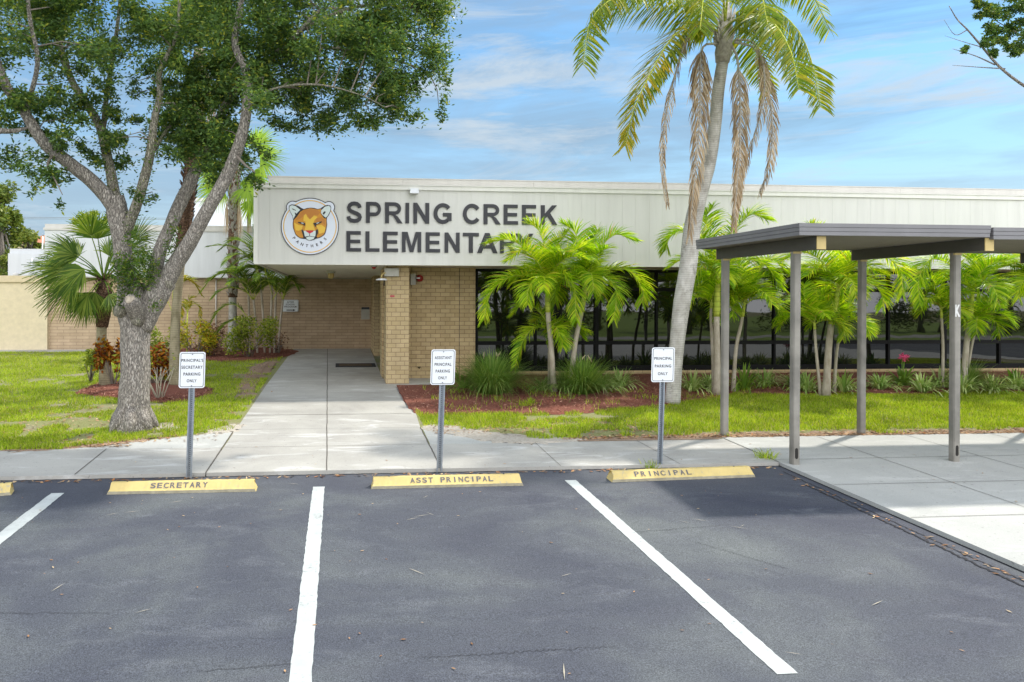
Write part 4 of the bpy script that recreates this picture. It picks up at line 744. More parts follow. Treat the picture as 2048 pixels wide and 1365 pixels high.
p0 = P(84, 545, 40); p1 = P(85.5, 472, 40); t = empty('antenna_pole', p0, 'thin pale pole rising beside the white block', 'pole'); m = MB(); m.tube([p0, p1], [.05, .03], 8); m.build('mast', MT['lampw'], t); m = MB(); m.tube([p1 - Vector((0, 0, .001)), p1 + Vector((0, 0, .12))], [.05, .01], 8); m.build('finial', MT['steel'], t)
for i, yy in enumerate((434, 437)):
    m = MB(); pts = [P(-100 + k * 70, yy + .006 * (k * 70) - (1 if k in (0, 8) else 0) + (3 if i else 0) * 0, 70) for k in range(9)]; m.tube(pts, .025, 5); tag(m.build('power_line', MT['steel']), ['upper of two thin power lines across the pale sky at left', 'lower of two thin power lines across the pale sky at left'][i], 'power line', 'power lines')
# ------------------------------------------------------------------ vegetation helpers
UP = Vector((0, 0, 1))
class LB:
    """leaf builder: strips of quads, each leaflet its own island"""
    def __init__(s): s.v = []; s.f = []
    def strip(s, base, d, side, ln, wd, droop, segs=3, sharp=1.0, base_w=.5):
        k = len(s.v); W = [base_w, 1.0, .75, .12] if segs == 3 else ([base_w, 1.0, .1] if segs == 2 else [base_w] + [1.0] * (segs - 1) + [.1])
        p = base.copy(); dd = d.copy(); st = ln / segs
        for i in range(segs + 1):
            hw = side * (wd * .5 * W[i]); s.v += [tuple(p - hw), tuple(p + hw)]
            dd = (dd + Vector((0, 0, -droop * (i + 1) / segs))).normalized(); p = p + dd * st
        for i in range(segs): a = k + i * 2; s.f.append((a, a + 1, a + 3, a + 2))
    def build(s, name, mat, parent=None):
        me = bpy.data.meshes.new(name); me.from_pydata(s.v, [], s.f); me.update(); return link(name, me, mat, parent)
def pinnate(lb, path, nleaf=34, lmax=.45, wd=.03, ang=50, lift=.35, droop=.25, start=.12, jit=.12, segs=3, prof=None, rb=None, rr=.012, twist=0.0, flat=None):
    P_ = smooth_path(path, 40); n = len(P_)
    for i in range(nleaf):
        s = start + (1 - start) * (i + .5) / nleaf; t = s * (n - 1); k = min(int(t), n - 2); p = P_[k].lerp(P_[k + 1], t - k); tan = (P_[k + 1] - P_[k]).normalized()
        sd = tan.cross(UP)
        if sd.length < .25: sd = sd * .5 + (Vector((flat[0], flat[1], 0)) if flat else Vector((1, 0, 0))) * .5
        sd.normalize(); nr = sd.cross(tan).normalized()
        l = lmax * (prof(s) if prof else (.45 + .55 * math.sin(math.pi * min(1, s * 1.05) ** .8))) * random.uniform(.88, 1.08)
        for sg in (-1, 1):
            a = R(ang * (1.05 - .45 * s) + random.uniform(-6, 6)); d = (sd * sg * math.sin(a) + tan * math.cos(a) + nr * (lift + random.uniform(-jit, jit))).normalized()
            w_ = tan.cross(d); w_ = d.cross(w_).normalized(); w_ = (w_ + nr * random.uniform(-.4, .4)).normalized()
            lb.strip(p, d, w_, l, wd * random.uniform(.85, 1.15), droop * random.uniform(.7, 1.3), segs)
    if rb is not None: rb.tube(P_[::3] + [P_[-1]], [rr * (1 - .75 * i / (n / 3 + 1)) for i in range(len(P_[::3]) + 1)], 5, 1)
def arcpath(o, az, e0, L_, bend, n=8):
    p = Vector(o); out = [p.copy()]; st = L_ / n
    for i in range(n):
        e = R(e0 - bend * ((i + .5) / n) ** 1.1); p = p + Vector((math.cos(e) * math.cos(az), math.cos(e) * math.sin(az), math.sin(e))) * st; out.append(p.copy())
    return out
def fanleaf(lb, rb, o, hub, out, nrm, rad, n=34, spread=230, wd=.035, droop=.12):
    """palmate leaf: petiole from o to hub, segments round 'out' in the plane normal to nrm"""
    out = out.normalized(); nrm = (nrm - out * nrm.dot(out)).normalized(); sd = nrm.cross(out).normalized()
    rb.tube(smooth_path([o, (Vector(o) + Vector(hub)) / 2 + UP * .06, hub], 6), [.018, .016, .014, .012, .011, .01], 5, 1)
    for i in range(n):
        a = R(-spread / 2 + spread * (i + .5) / n + random.uniform(-1.5, 1.5)); d = (out * math.cos(a) + sd * math.sin(a) + nrm * .12 * math.cos(a * 2)).normalized()
        l = rad * (.72 + .28 * math.cos(a * .8)) * random.uniform(.93, 1.05); side = d.cross(nrm).normalized(); k = len(lb.v); p = Vector(hub)
        ww = [.004, wd, wd * .55, .002]; ts = [0, .42, .7, 1]
        for w_, t in zip(ww, ts):
            q = p + d * l * t + Vector((0, 0, -droop * rad * t ** 2.5 * random.uniform(.8, 1.3))); lb.v += [tuple(q - side * w_ / 2 - nrm * .006 * (i % 2) * t), tuple(q + side * w_ / 2 + nrm * .006 * (i % 2) * t)]
        for j in range(3): a_ = k + j * 2; lb.f.append((a_, a_ + 1, a_ + 3, a_ + 2))

# ------------------------------------------------------------------ slim feather palms (Christmas palms)
def slim_palm(base_px, pts, Y, label, fronds=11, L_=1.25, rt=.06, shaft=.45, lmax=.42, azs=None, extra=None, lean_in=0, seed=0, group='slim bright green palms planted along the windows', e_lo=20):
    random.seed(seed); L_ *= .88; lmax *= .9; rt *= .85; shaft *= 1.25
    b = Vector((P(base_px[0], base_px[1], Y).x, Y, gz(Y) + .03)); path = [b] + [P(x, y, Y) for x, y in pts]; top = path[-1]
    root = empty('slim_palm', b, label, 'palm tree', group)
    full = smooth_path(path, 14); H = sum((full[i + 1] - full[i]).length for i in range(13)); m = MB(); rads = []
    acc = 0; cut = None
    for i, p in enumerate(full):
        if i: acc += (full[i] - full[i - 1]).length
        rads.append(rt * (1.35 - .35 * min(1, acc / .4)) * (1 - .25 * acc / H))
    ncut = max(2, int(round(13 * (1 - shaft / H)))); m.tube(full[:ncut + 1], rads[:ncut + 1], 12); m.build('trunk', MT['xpalm'], root)
    m = MB(); sp = full[ncut:]; k = len(sp); sp2 = [sp[0].lerp(sp[-1], i / 6) for i in range(7)]; r0 = rads[ncut]; m.tube(sp2, [r0 * .98, r0 * 1.12, r0 * 1.1, r0 * .98, r0 * .85, r0 * .7, r0 * .5], 12); m.build('crownshaft', MT['shaft'], root)
    lb = LB(); rb = MB(); paths = []
    if azs is None: azs = [R(360 * i / fronds * 1 + random.uniform(-14, 14)) for i in range(fronds)]
    for i, a in enumerate(azs):
        lvl = (i * .618) % 1.0; e0 = e_lo + 50 + (-25 + 48 * lvl); bend = 150 - 62 * lvl + random.uniform(-12, 12); paths.append(arcpath(top + Vector((0, 0, -.06 - .05 * (1 - lvl))), a, e0, L_ * random.uniform(.85, 1.08), bend))
    for e in (extra or []): paths.append([P(x, y, Y + dy) for x, y, dy in e])
    for p in paths:
        ln = sum((p[j + 1] - p[j]).length for j in range(len(p) - 1))
        pinnate(lb, p, int(84 * max(.6, ln / 1.2)), lmax * 1.3, .02, 57, .36, .3, .1, .3, rb=rb, rr=.012)
    # spear leaf
    pinnate(lb, [top, top + Vector((.02, 0, .3)), top + Vector((.03, .02, .65))], 14, .2, .02, 20, .1, .02, .3)
    cr = lb.build('crown', MT['pfrond'], root); s_ = rb.build('frond_stem', [MT['shaft'], MT['shaft']], cr); return root
NP = slim_palm
NP((1108, 757), [(1102, 690), (1096, 630), (1094, 565)], 15.55, 'left tall slim palm covering the end of the lettering, its trunk upright', 7, 1.35, .075, .55, .45, seed=1,
   azs=[R(x) for x in (60, 100, 250, 280, 130, 225, 310)], extra=[[(1094, 566, 0), (1060, 552, -.2), (1015, 556, -.3), (980, 590, -.35), (968, 640, -.35)], [(1094, 560, 0), (1062, 510, 0), (1020, 480, -.1), (975, 487, -.2)], [(1094, 560, 0), (1092, 510, 0), (1078, 462, 0), (1055, 445, 0)],
   [(1094, 562, 0), (1125, 548, -.3), (1148, 580, -.5), (1152, 640, -.6)], [(1094, 560, 0), (1130, 515, -.2), (1170, 495, -.3), (1185, 520, -.4)], [(1094, 560, 0), (1110, 500, .1), (1135, 465, .2)], [(1094, 560, 0), (1072, 520, -.4), (1045, 500, -.7), (1020, 520, -.8)]])
NP((1140, 745), [(1150, 690), (1162, 630), (1174, 560)], 15.60, 'right tall slim palm leaning right beyond the lettering', 7, 1.3, .07, .6, .45, seed=2,
   azs=[R(x) for x in (50, 90, 260, 290, 120, 200)], extra=[[(1174, 560, 0), (1160, 510, 0), (1150, 465, 0), (1125, 448, 0)], [(1174, 560, 0), (1195, 505, 0), (1230, 470, -.1), (1268, 482, -.1)], [(1174, 562, 0), (1215, 540, -.2), (1258, 542, -.3), (1285, 580, -.3), (1284, 605, -.3)], [(1174, 564, 0), (1205, 555, -.3), (1232, 580, -.5), (1228, 640, -.5)], [(1174, 560, 0), (1180, 505, 0), (1195, 460, .1)]])
NP((1098, 750), [(1098, 710), (1099, 680), (1100, 655)], 15.80, 'short palm with low fronds between the two tall trunks', 3, .8, .035, .2, .34, seed=3, azs=[R(70), R(110), R(280)],
   extra=[[(1100, 655, 0), (1075, 620, 0), (1045, 610, -.1), (1025, 630, -.1)], [(1100, 660, 0), (1070, 655, -.1), (1045, 685, -.2), (1030, 735, -.3)], [(1100, 655, 0), (1125, 640, 0), (1150, 655, 0), (1165, 675, 0)], [(1100, 660, 0), (1120, 670, -.2), (1125, 695, -.3)], [(1100, 655, 0), (1140, 650, -.1), (1175, 665, -.1)]])
# cluster at the first canopy post
NP((1434, 762), [(1434, 700), (1433, 640), (1436, 545)], 15.05, 'tall slim palm just right of the leaning trunk', 8, 1.35, .085, .7, .45, seed=4, azs=[R(x) for x in (75, 105, 255, 285, 150, 40)],
   extra=[[(1436, 540, 0), (1405, 480, 0), (1370, 460, -.1), (1340, 475, -.1), (1332, 500, -.1)], [(1436, 540, 0), (1425, 490, 0), (1412, 440, 0), (1425, 415, 0)], [(1436, 545, 0), (1410, 530, -.2), (1388, 560, -.3), (1375, 610, -.3)], [(1436, 540, 0), (1465, 470, 0), (1500, 430, 0), (1535, 440, 0)], [(1436, 545, 0), (1480, 520, 0), (1530, 530, -.1), (1560, 575, -.1)]])
NP((1428, 758), [(1425, 700), (1422, 640), (1423, 600)], 15.25, 'thin palm stem hidden behind the first canopy post palm', 4, .9, .045, .25, .36, seed=5)
NP((1466, 752), [(1472, 700), (1482, 650), (1490, 600)], 15.45, 'slim palm leaning right between the first two canopy posts', 9, 1.25, .05, .35, .42, seed=6, extra=[[(1490, 600, 0), (1520, 540, 0), (1545, 520, 0), (1572, 545, -.1)], [(1490, 602, 0), (1470, 585, -.2), (1455, 620, -.2)], [(1490, 600, 0), (1480, 540, 0), (1460, 500, 0)]])
# cluster behind the second post
NP((1652, 770), [(1657, 700), (1664, 640), (1678, 570)], 14.75, 'tallest palm of the trio right of the second canopy post', 8, 1.35, .085, .7, .45, seed=7, azs=[R(x) for x in (70, 110, 255, 285, 200, -20)],
   extra=[[(1678, 568, 0), (1665, 520, 0), (1645, 480, 0), (1620, 450, 0)], [(1678, 568, 0), (1640, 520, -.1), (1600, 505, -.1), (1570, 520, -.1)], [(1678, 568, 0), (1710, 525, 0), (1760, 510, 0), (1800, 540, 0), (1805, 590, 0)], [(1678, 570, 0), (1700, 560, -.3), (1718, 600, -.3)], [(1678, 566, 0), (1700, 500, 0), (1725, 480, 0)], [(1678, 566, 0), (1720, 530, .1), (1765, 550, .1)]])
NP((1642, 768), [(1634, 720), (1630, 670), (1629, 640)], 14.85, 'short left stem of the palm trio curving outward', 6, .95, .04, .3, .36, seed=8, extra=[[(1629, 640, 0), (1610, 600, 0), (1608, 570, 0)], [(1629, 642, 0), (1640, 600, 0), (1660, 590, -.1), (1672, 640, -.2)]])
NP((1668, 764), [(1672, 720), (1677, 680), (1682, 640)], 15.15, 'short right stem of the palm trio curving outward', 6, 1.0, .04, .3, .36, seed=9, extra=[[(1682, 640, 0), (1705, 590, 0), (1730, 580, 0)]])
# cluster near the K post
NP((1926, 752), [(1932, 700), (1938, 650), (1946, 580)], 15.45, 'taller palm right of the post marked K', 9, 1.3, .075, .5, .45, seed=10, azs=[R(x) for x in (75, 105, 255, 285, 160)],
   extra=[[(1946, 578, 0), (1900, 530, 0), (1860, 520, 0), (1838, 560, -.1), (1840, 610, -.1)], [(1946, 578, 0), (1985, 530, 0), (2025, 530, 0), (2060, 570, 0)], [(1946, 578, 0), (1940, 520, 0), (1915, 470, 0)], [(1946, 578, 0), (1975, 560, -.2), (2010, 580, -.3)], [(1946, 576, 0), (1960, 510, 0), (1990, 490, 0)]])
NP((1930, 754), [(1940, 710), (1948, 670), (1955, 635)], 15.60, 'shorter leaning palm behind the one by the K post', 8, 1.0, .04, .3, .38, seed=12, extra=[[(1955, 635, 0), (1985, 595, 0), (2015, 590, 0)]])
NP((1885, 750), [(1886, 700), (1884, 650), (1882, 610)], 15.65, 'small palm hidden behind the post marked K', 7, .95, .04, .3, .38, seed=13, extra=[[(1882, 608, 0), (1865, 560, 0), (1845, 570, 0)]])
NP((2120, 755), [(2110, 700), (2095, 640), (2090, 560)], 15.25, 'palm at the right picture edge showing only its fronds', 9, 1.35, .07, .5, .45, seed=14)

# ------------------------------------------------------------------ tall leaning queen palm
random.seed(21); QY = 14.15
tp = [(1345, 812), (1348, 760), (1354, 690), (1363, 611), (1376, 538), (1384, 459), (1402, 380), (1418, 324), (1430, 250), (1436, 185), (1446, 120), (1450, 95)]
qp = [P(x, y, QY - .02 * i) for i, (x, y) in enumerate(tp)]; qp[0].z = gz(QY) + .02
q = empty('leaning_palm', qp[0], 'tall leaning grey palm with arching green fronds and hanging brown dead fronds', 'palm tree')
m = MB(); wds = [32, 29, 29, 34, 35, 34, 31, 28, 25, 24, 23, 24]; m.tube(smooth_path(qp, 40), [np.interp(i / 39 * 11, range(12), wds) * .5 * QY / f_ for i in range(40)], 20, wob=.012); m.build('trunk', MT['palmb'], q)
m = MB(); hd = [P(1446, 125, 13.9), P(1447, 105, 13.9), P(1449, 75, 13.9), P(1451, 40, 13.9), P(1452, 5, 13.9)]; m.tube(hd, [.12, .15, .14, .11, .05], 14, wob=.12)
for k in range(26):
    a = random.uniform(0, 6.28); z = random.uniform(0, 1); c = hd[1].lerp(hd[3], z); d = Vector((math.cos(a), math.sin(a), .6)); m.tube([c + d * .08, c + d * .15, c + d * .19 + UP * .14], [.035, .028, .01], 5)
m.build('trunk_head', MT['boots'], q)
lb = LB(); rb = MB(); ly = LB(); ld = LB(); rd = MB(); Q0 = 13.9
def qf(L3, pts, n, lmax, **k):
    n = int(n * 1.5); lmax *= 1.38
    pinnate(L3, [P(x, y, Q0 + dy) for x, y, dy in pts], n, lmax, k.get('wd', .024), k.get('ang', 84), k.get('lift', -.45), k.get('droop', .2), k.get('start', .16), .3, 4, rb=k.get('rb', rb), rr=k.get('rr', .022), prof=k.get('prof'))
qf(lb, [(1450, 60, 0), (1410, 20, 0), (1340, -10, -.1), (1250, -12, -.3), (1185, 35, -.4), (1165, 130, -.4)], 90, .62)
qf(lb, [(1450, 50, 0), (1400, 0, .4), (1330, -40, .8), (1240, -30, 1.0), (1180, 30, 1.1)], 80, .6)
qf(lb, [(1450, 60, 0), (1480, 20, 0), (1540, 15, -.1), (1595, 60, -.3), (1625, 130, -.4), (1640, 215, -.4)], 90, .56)
qf(lb, [(1450, 55, 0), (1490, 30, -.6), (1540, 40, -1.2), (1580, 100, -1.5), (1598, 180, -1.6)], 80, .55)
qf(lb, [(1450, 50, 0), (1480, -20, .3), (1540, -60, .5), (1610, -30, .6), (1660, 60, .7)], 80, .55)
qf(lb, [(1450, 60, 0), (1490, 60, .5), (1520, 110, .8), (1535, 190, .9)], 60, .45)
qf(lb, [(1450, 40, 0), (1440, -40, 0), (1400, -110, .2), (1330, -130, .3), (1260, -90, .3)], 70, .6)
qf(lb, [(1450, 40, 0), (1465, -50, 0), (1510, -120, .2), (1590, -130, .3), (1650, -70, .3)], 70, .6)
qf(lb, [(1450, 50, 0), (1445, -20, -.8), (1430, -50, -1.5), (1410, -20, -2.1), (1400, 60, -2.4)], 60, .5); qf(lb, [(1450, 50, 0), (1460, -30, -.8), (1490, -60, -1.4), (1520, -20, -2.0), (1535, 50, -2.2)], 60, .5)
qf(ly, [(1450, 75, 0), (1400, 42, -.2), (1345, 75, -.4), (1300, 150, -.6), (1268, 220, -.7), (1250, 292, -.7)], 92, .5, droop=.12, lift=.0, ang=62)
qf(lb, [(1450, 75, 0), (1420, 45, .2), (1375, 60, .3), (1330, 120, .4), (1290, 200, .5)], 70, .45)
qd = lambda pts, n, lm: qf(ld, pts, n, lm, ang=40, lift=-.1, droop=.7, wd=.016, rb=rd, rr=.026, start=.25)
qd([(1436, 70, 0), (1405, 50, -.1), (1375, 75, -.1), (1350, 150, -.1), (1330, 240, -.1), (1325, 320, -.1), (1335, 410, -.1)], 55, .25)
qd([(1436, 88, 0), (1408, 92, -.2), (1400, 130, -.2), (1400, 230, -.2), (1390, 350, -.2), (1379, 470, -.2)], 120, .42)
qd([(1462, 90, 0), (1475, 120, -.2), (1480, 200, -.2), (1480, 290, -.2), (1474, 370, -.2), (1467, 455, -.2)], 115, .36)
qd([(1470, 80, 0), (1505, 85, 0), (1527, 130, 0), (1525, 210, 0), (1500, 300, 0), (1482, 360, 0)], 60, .26)
qd([(1470, 85, 0), (1512, 100, .2), (1535, 170, .2), (1545, 260, .2), (1538, 330, .2), (1520, 385, .2)], 62, .3)
cr = lb.build('crown', MT['qfrond'], q); rb.build('frond_stem', [MT['shaft'], MT['shaft']], cr); ly.build('yellowing_frond', MT['qyel'], q); dd_ = ld.build('dead_fronds', MT['dead'], q); rd.build('frond_stem', [MT['boots'], MT['boots']], dd_)
tag(dd_, 'brown dried fronds hanging down the trunk')

# ------------------------------------------------------------------ fan palms at left
random.seed(5); sfY = 17.1; bx = P(212, 775, sfY).x
sf = empty('short_fan_palm', (bx, sfY, gz(sfY)), 'short fan palm with shaggy brown head left of the oak trunk', 'palm tree')
m = MB(); pts = [P(214, 776, sfY), P(210, 730, sfY), P(203, 680, sfY), P(204, 640, sfY), P(207, 610, sfY)]; m.tube(pts, [.18, .125, .11, .105, .12], 14, wob=.04); m.build('trunk', MT['fanb'], sf)
m = MB(); pts2 = [P(203, 655, sfY), P(206, 620, sfY), P(208, 590, sfY), P(207, 560, sfY)]; m.tube(pts2, [.12, .17, .17, .1], 14, wob=.1)
for k in range(70):
    a = random.uniform(0, 6.28); z = random.random(); c = pts2[0].lerp(pts2[3], z); d = Vector((math.cos(a), math.sin(a), .9)); m.tube([c + d * .1, c + d * .2 + UP * .03], [.035, .006], 4)
m.build('trunk_head', MT['fibre'], sf)
lb = LB(); rb = MB(); hub0 = P(207, 560, sfY)
specs = [((160, 512), (-1, .75), .82, -.5), ((140, 540), (-1, .1), .95, -.6), ((155, 572), (-1, -.35), .85, -.4), ((196, 478), (-.12, 1), .82, 0), ((235, 490), (.7, .8), .9, .4), ((245, 520), (1, .35), .9, .35), ((240, 555), (1, -.1), .7, .3), ((150, 522), (-1, .35), .9, .5), ((175, 590), (-.7, -.9), .6, -.5), ((218, 512), (.35, 1), .8, .5), ((170, 545), (-1, -.1), .8, -.9), ((230, 592), (.8, -.8), .55, -.2), ((190, 585), (-.3, -1), .55, -.3)]
specs = specs + [((hx + random.uniform(-14, 14), hy + random.uniform(-14, 14)), (ox + random.uniform(-.3, .3), oz + random.uniform(-.3, .2)), rad * random.uniform(.8, 1), dy + random.uniform(-.4, .4)) for (hx, hy), (ox, oz), rad, dy in specs] + [((262, 500), (.9, .6), .85, .5), ((270, 480), (.5, 1), .8, .6)]
for (hx, hy), (ox, oz), rad, dy in specs:
    hub = P(hx, hy, sfY + dy); out = Vector((ox, dy * .5, oz)); nrm = Vector((-oz * .5 + random.uniform(-.5, .5), -.75, 1.0)); fanleaf(lb, rb, hub0, hub, out, nrm, rad, 30, 150, .032, .2)
cr = lb.build('crown', MT['fan'], sf); rb.build('petiole', [MT['areca'], MT['areca']], cr)
def tall_fan(name, label, base, path, Y, rads, headpx, leaves, bootrange, headmat, leafm=None, trunkm='palmb', rad=.9):
    pts = [P(x, y, Y) for x, y in path]; pts[0].z = gz(Y) + .02; root = empty(name, pts[0], label, 'palm tree'); m = MB(); sp = smooth_path(pts, 30); rr = [np.interp(i / 29, np.linspace(0, 1, len(rads)), rads) for i in range(30)]
    m.tube(sp, rr, 16, wob=.02); m.build('trunk', MT[trunkm], root)
    m = MB(); y0, y1 = bootrange
    ms = MB(); sl_ = [P(np.interp(-yy, [-p[1] for p in path], [p[0] for p in path]), yy, Y) for yy in np.linspace(y0, y1, 14)]; ms.tube(sl_, max(rads[2:]) + .012, 14, wob=.06); ms.build('fibre_sleeve', MT['fibre'], root)
    for k in range(420):
        yy = random.uniform(y1, y0); xx = np.interp(-yy, [-p[1] for p in path], [p[0] for p in path]); c = P(xx, yy, Y); a = random.uniform(0, 6.28); r0 = np.interp(-yy, [-p[1] for p in path], np.interp(np.linspace(0, 1, len(path)), np.linspace(0, 1, len(rads)), rads)) 
        d = Vector((math.cos(a), math.sin(a), 0)); tn = Vector((-d.y, d.x, 0)); sgn = random.choice((-1, 1)); m.add([c + d * r0 * .9 - tn * .05, c + d * r0 * .9 + tn * .05, c + d * (r0 + .07) + tn * (.025 + sgn * .07) + UP * .16, c + d * (r0 + .07) + tn * (-.025 + sgn * .07) + UP * .16, c + d * (r0 + .03) + UP * .03], [(0, 1, 2, 3), (0, 4, 3), (1, 4, 2)])
    m.build('leaf_bases', MT[headmat], root)
    lb = LB(); rb = MB(); ld = LB(); hub0 = P(headpx[0], headpx[1], Y)
    for (hx, hy), (ox, oz), r_, dy, dead in leaves: fanleaf(ld if dead else lb, rb, hub0, P(hx, hy, Y + dy), Vector((ox, dy * .4, oz)), Vector((random.uniform(-.4, .4), -1, .5)), r_, 16 if dead else 34, 14 if dead else 190, .03 if dead else .05, .5 if dead else .2)
    cr = lb.build('crown', MT[leafm or 'fanbr'], root); rb.build('petiole', [MT['areca'], MT['areca']], cr)
    if ld.v: ld.build('dead_fronds', MT['dead'], root)
    return root
tall_fan('washingtonia_palm', 'tall fan palm with shaggy leaf stubs up its grey trunk left of the fascia', None, [(468, 698), (466, 640), (465, 590), (466, 520), (467, 450), (468, 380), (470, 330)], 24.4, [.24, .14, .12, .14, .14, .14, .14], (472, 325),
         [((520, 318), (1, .2), 1.0, -.3, 0), ((500, 350), (.8, -.8), .9, .2, 0), ((440, 370), (-1, -.6), .9, .2, 0), ((430, 340), (-1, 0), .9, -.2, 0), ((470, 290), (0, 1), 1, 0, 0), ((510, 290), (.8, .7), 1, .2, 0), ((430, 300), (-.8, .6), 1, .3, 0), ((495, 375), (.4, -1), .8, -.3, 0), ((505, 400), (.3, -1), .75, 0, 0),
          ((454, 402), (-.05, -1), .75, -.3, 1), ((477, 398), (.05, -1), .9, -.35, 1), ((496, 405), (.02, -1), .75, .2, 1)], (595, 335), 'boots')
tall_fan('thatch_palm', 'tall palm behind the oak fork with brown fibrous upper trunk', None, [(354, 775), (350, 720), (351, 640), (360, 540), (368, 470), (378, 380), (388, 280), (396, 180), (400, 100)], 16.9, [.17, .115, .1, .095, .11, .13, .13, .13], (400, 95),
         [((400, 30), (0, 1), .9, 0, 0), ((440, 50), (1, .5), .9, 0, 0), ((360, 50), (-1, .4), .9, 0, 0), ((440, 100), (1, -.3), .9, -.2, 0), ((365, 110), (-1, -.4), .9, -.2, 0), ((420, 20), (.5, 1), .9, .4, 0), ((385, 20), (-.5, 1), .9, -.4, 0),
          ((412, 130), (.2, -1), 1.2, -.2, 1), ((425, 120), (.3, -1), 1.1, 0, 1), ((390, 130), (-.2, -1), 1.0, -.2, 1), ((404, 120), (0, -1), 1.3, -.3, 1)], (520, 120), 'fibre', 'fan', 'fanb')

# ------------------------------------------------------------------ clumping areca palm and small palm
random.seed(8); AY = 23.6; b0_ = P(530, 700, AY); ar = empty('areca_palm', (b0_.x, AY, gz(AY)), 'clump of thin stemmed feather palms beside the shaded entry wall', 'palm tree')
rb = MB(); lb = LB(); rs = MB()
for (x0, y0, x1, y1, fr_) in ((505, 700, 497, 560, [((-95, 40), -60), ((-60, -30), -50), ((30, -60), -80)]), (), (), ()) if False else ((500, 700, 496, 570, 5), (515, 700, 507, 600, 4), (530, 700, 518, 540, 6), (540, 700, 545, 560, 5), (548, 702, 552, 585, 4), (556, 700, 566, 600, 4)):
    m_ = [P(x0, y0, AY), P((x0 * .6 + x1 * .4), y0 * .5 + y1 * .5, AY), P(x1, y1, AY)]; m_[0].z = gz(AY); rs.tube(smooth_path(m_, 8), .035, 7)
    for k in range(fr_): pinnate(lb, arcpath(m_[-1], random.uniform(0, 6.28), random.uniform(50, 80), random.uniform(1.2, 1.9), random.uniform(70, 120)), 34, .42, .03, 48, .25, .25, .12, rb=rb, rr=.014)
for pth in ([(505, 600), (470, 552), (430, 552), (402, 585)], [(520, 570), (500, 500), (470, 480), (440, 500)], [(545, 600), (565, 568), (585, 562), (596, 580)], [(530, 560), (530, 500), (510, 460), (520, 480)], [(500, 640), (470, 610), (440, 620), (415, 660)], [(510, 660), (480, 640), (450, 650), (425, 680)], [(545, 590), (520, 520), (480, 520), (440, 560)], [(520, 560), (505, 490), (520, 455), (545, 470)]):
    pinnate(lb, [P(x, y, AY - .3) for x, y in pth], 40, .45, .03, 50, .25, .25, .12, rb=rb, rr=.014)
rs.build('trunk', MT['xpalm'], ar); cr = lb.build('crown', MT['areca'], ar); rb.build('frond_stem', [MT['shaft'], MT['shaft']], cr)
random.seed(9); YY = 23.9; bb = P(374, 702, YY); ya = empty('young_palm', (bb.x, YY, gz(YY)), 'young yellowish palm with thin stem against the brick wing', 'palm tree'); m = MB(); m.tube([Vector((bb.x, YY, gz(YY))), P(374, 660, YY), P(375, 625, YY)], [.03, .025, .02], 6); m.build('trunk', MT['shaft'], ya); lb = LB(); rb = MB()
for pth in ([(375, 625), (385, 608), (398, 615), (400, 635)], [(375, 625), (370, 605), (358, 610), (352, 625)], [(375, 625), (380, 600), (390, 595)], [(375, 625), (365, 612), (362, 635)]): pinnate(lb, [P(x, y, YY) for x, y in pth], 18, .25, .03, 50, .3, .3, .1, rb=rb, rr=.01)
for pth in ([(350, 640), (345, 590), (360, 555), (395, 572)], [(350, 640), (335, 600), (325, 570), (330, 600)], [(350, 640), (355, 580), (380, 560), (402, 590)]): pinnate(lb, [P(x, y, YY) for x, y in pth], 30, .4, .04, 50, .3, .3, .4, rb=rb, rr=.012)
cr = lb.build('crown', MT['qyel'], ya); rb.build('frond_stem', [MT['shaft'], MT['shaft']], cr)

# ------------------------------------------------------------------ broadleaf helper
def leaf_cloud(n, c, r, size, asp=.36, shell=.35, up=.3):
    u = rng.normal(size=(n, 3)); u /= np.linalg.norm(u, axis=1)[:, None]; rad = (shell + (1 - shell) * rng.random(n)) ** .6; p = np.array(c) + u * rad[:, None] * np.array(r)
    d = rng.normal(size=(n, 3)); d[:, 2] = d[:, 2] * .6; d /= np.linalg.norm(d, axis=1)[:, None]; s = np.cross(d, rng.normal(size=(n, 3)) + np.array([0, 0, up * 3])); s /= np.linalg.norm(s, axis=1)[:, None] + 1e-9
    L_ = (size * (.65 + .6 * rng.random(n)))[:, None]; return np.stack([p, p + d * L_ * .5 + s * L_ * asp / 2, p + d * L_, p + d * L_ * .5 - s * L_ * asp / 2], 1)
def bush(name, label, px, Y, w_, h_, mat, n=900, size=.09, cat='shrub', clumps=9, asp=.4, group=None, stems=True, seed=1):
    random.seed(seed); b = P(px, 700, Y); base = Vector((b.x, Y, gz(Y) + .06)); root = empty(name, base, label, cat, group); arr = []; m = MB()
    for k in range(clumps):
        c = base + Vector((random.uniform(-.5, .5) * w_, random.uniform(-.3, .3) * w_, random.uniform(.3, .85) * h_)); s = random.uniform(.18, .3); arr.append(leaf_cloud(n // clumps, c, (w_ * s, w_ * s * .8, h_ * s), size, asp)); m.tube([base + Vector((random.uniform(-.1, .1) * w_, 0, -.04)), base.lerp(c, .6) + Vector((0, 0, .05)), c], [.014, .01, .005], 5)
    m.build('stem', MT['twig'], root); quads('foliage', np.concatenate(arr), mat, root); return root
bush('croton', 'red and orange croton between short fan palm and oak trunk', 228, 17.0, .6, 1.05, MT['crotonr'], 1100, .13, seed=1, group='shrubs in the left palm bed')
bush('croton', 'orange red croton right of the oak trunk in the mulch bed', 312, 17.1, .6, .95, MT['crotonr'], 900, .13, seed=2, group='shrubs in the left palm bed')
bush('shrub', 'yellow green shrub left of the short fan palm', 180, 17.8, .5, .8, MT['bush'], 800, .09, seed=3)
bush('shrub', 'yellow green shrub between oak trunk and thatch palm', 325, 18.0, .6, 1.15, MT['bush'], 900, .1, seed=4)
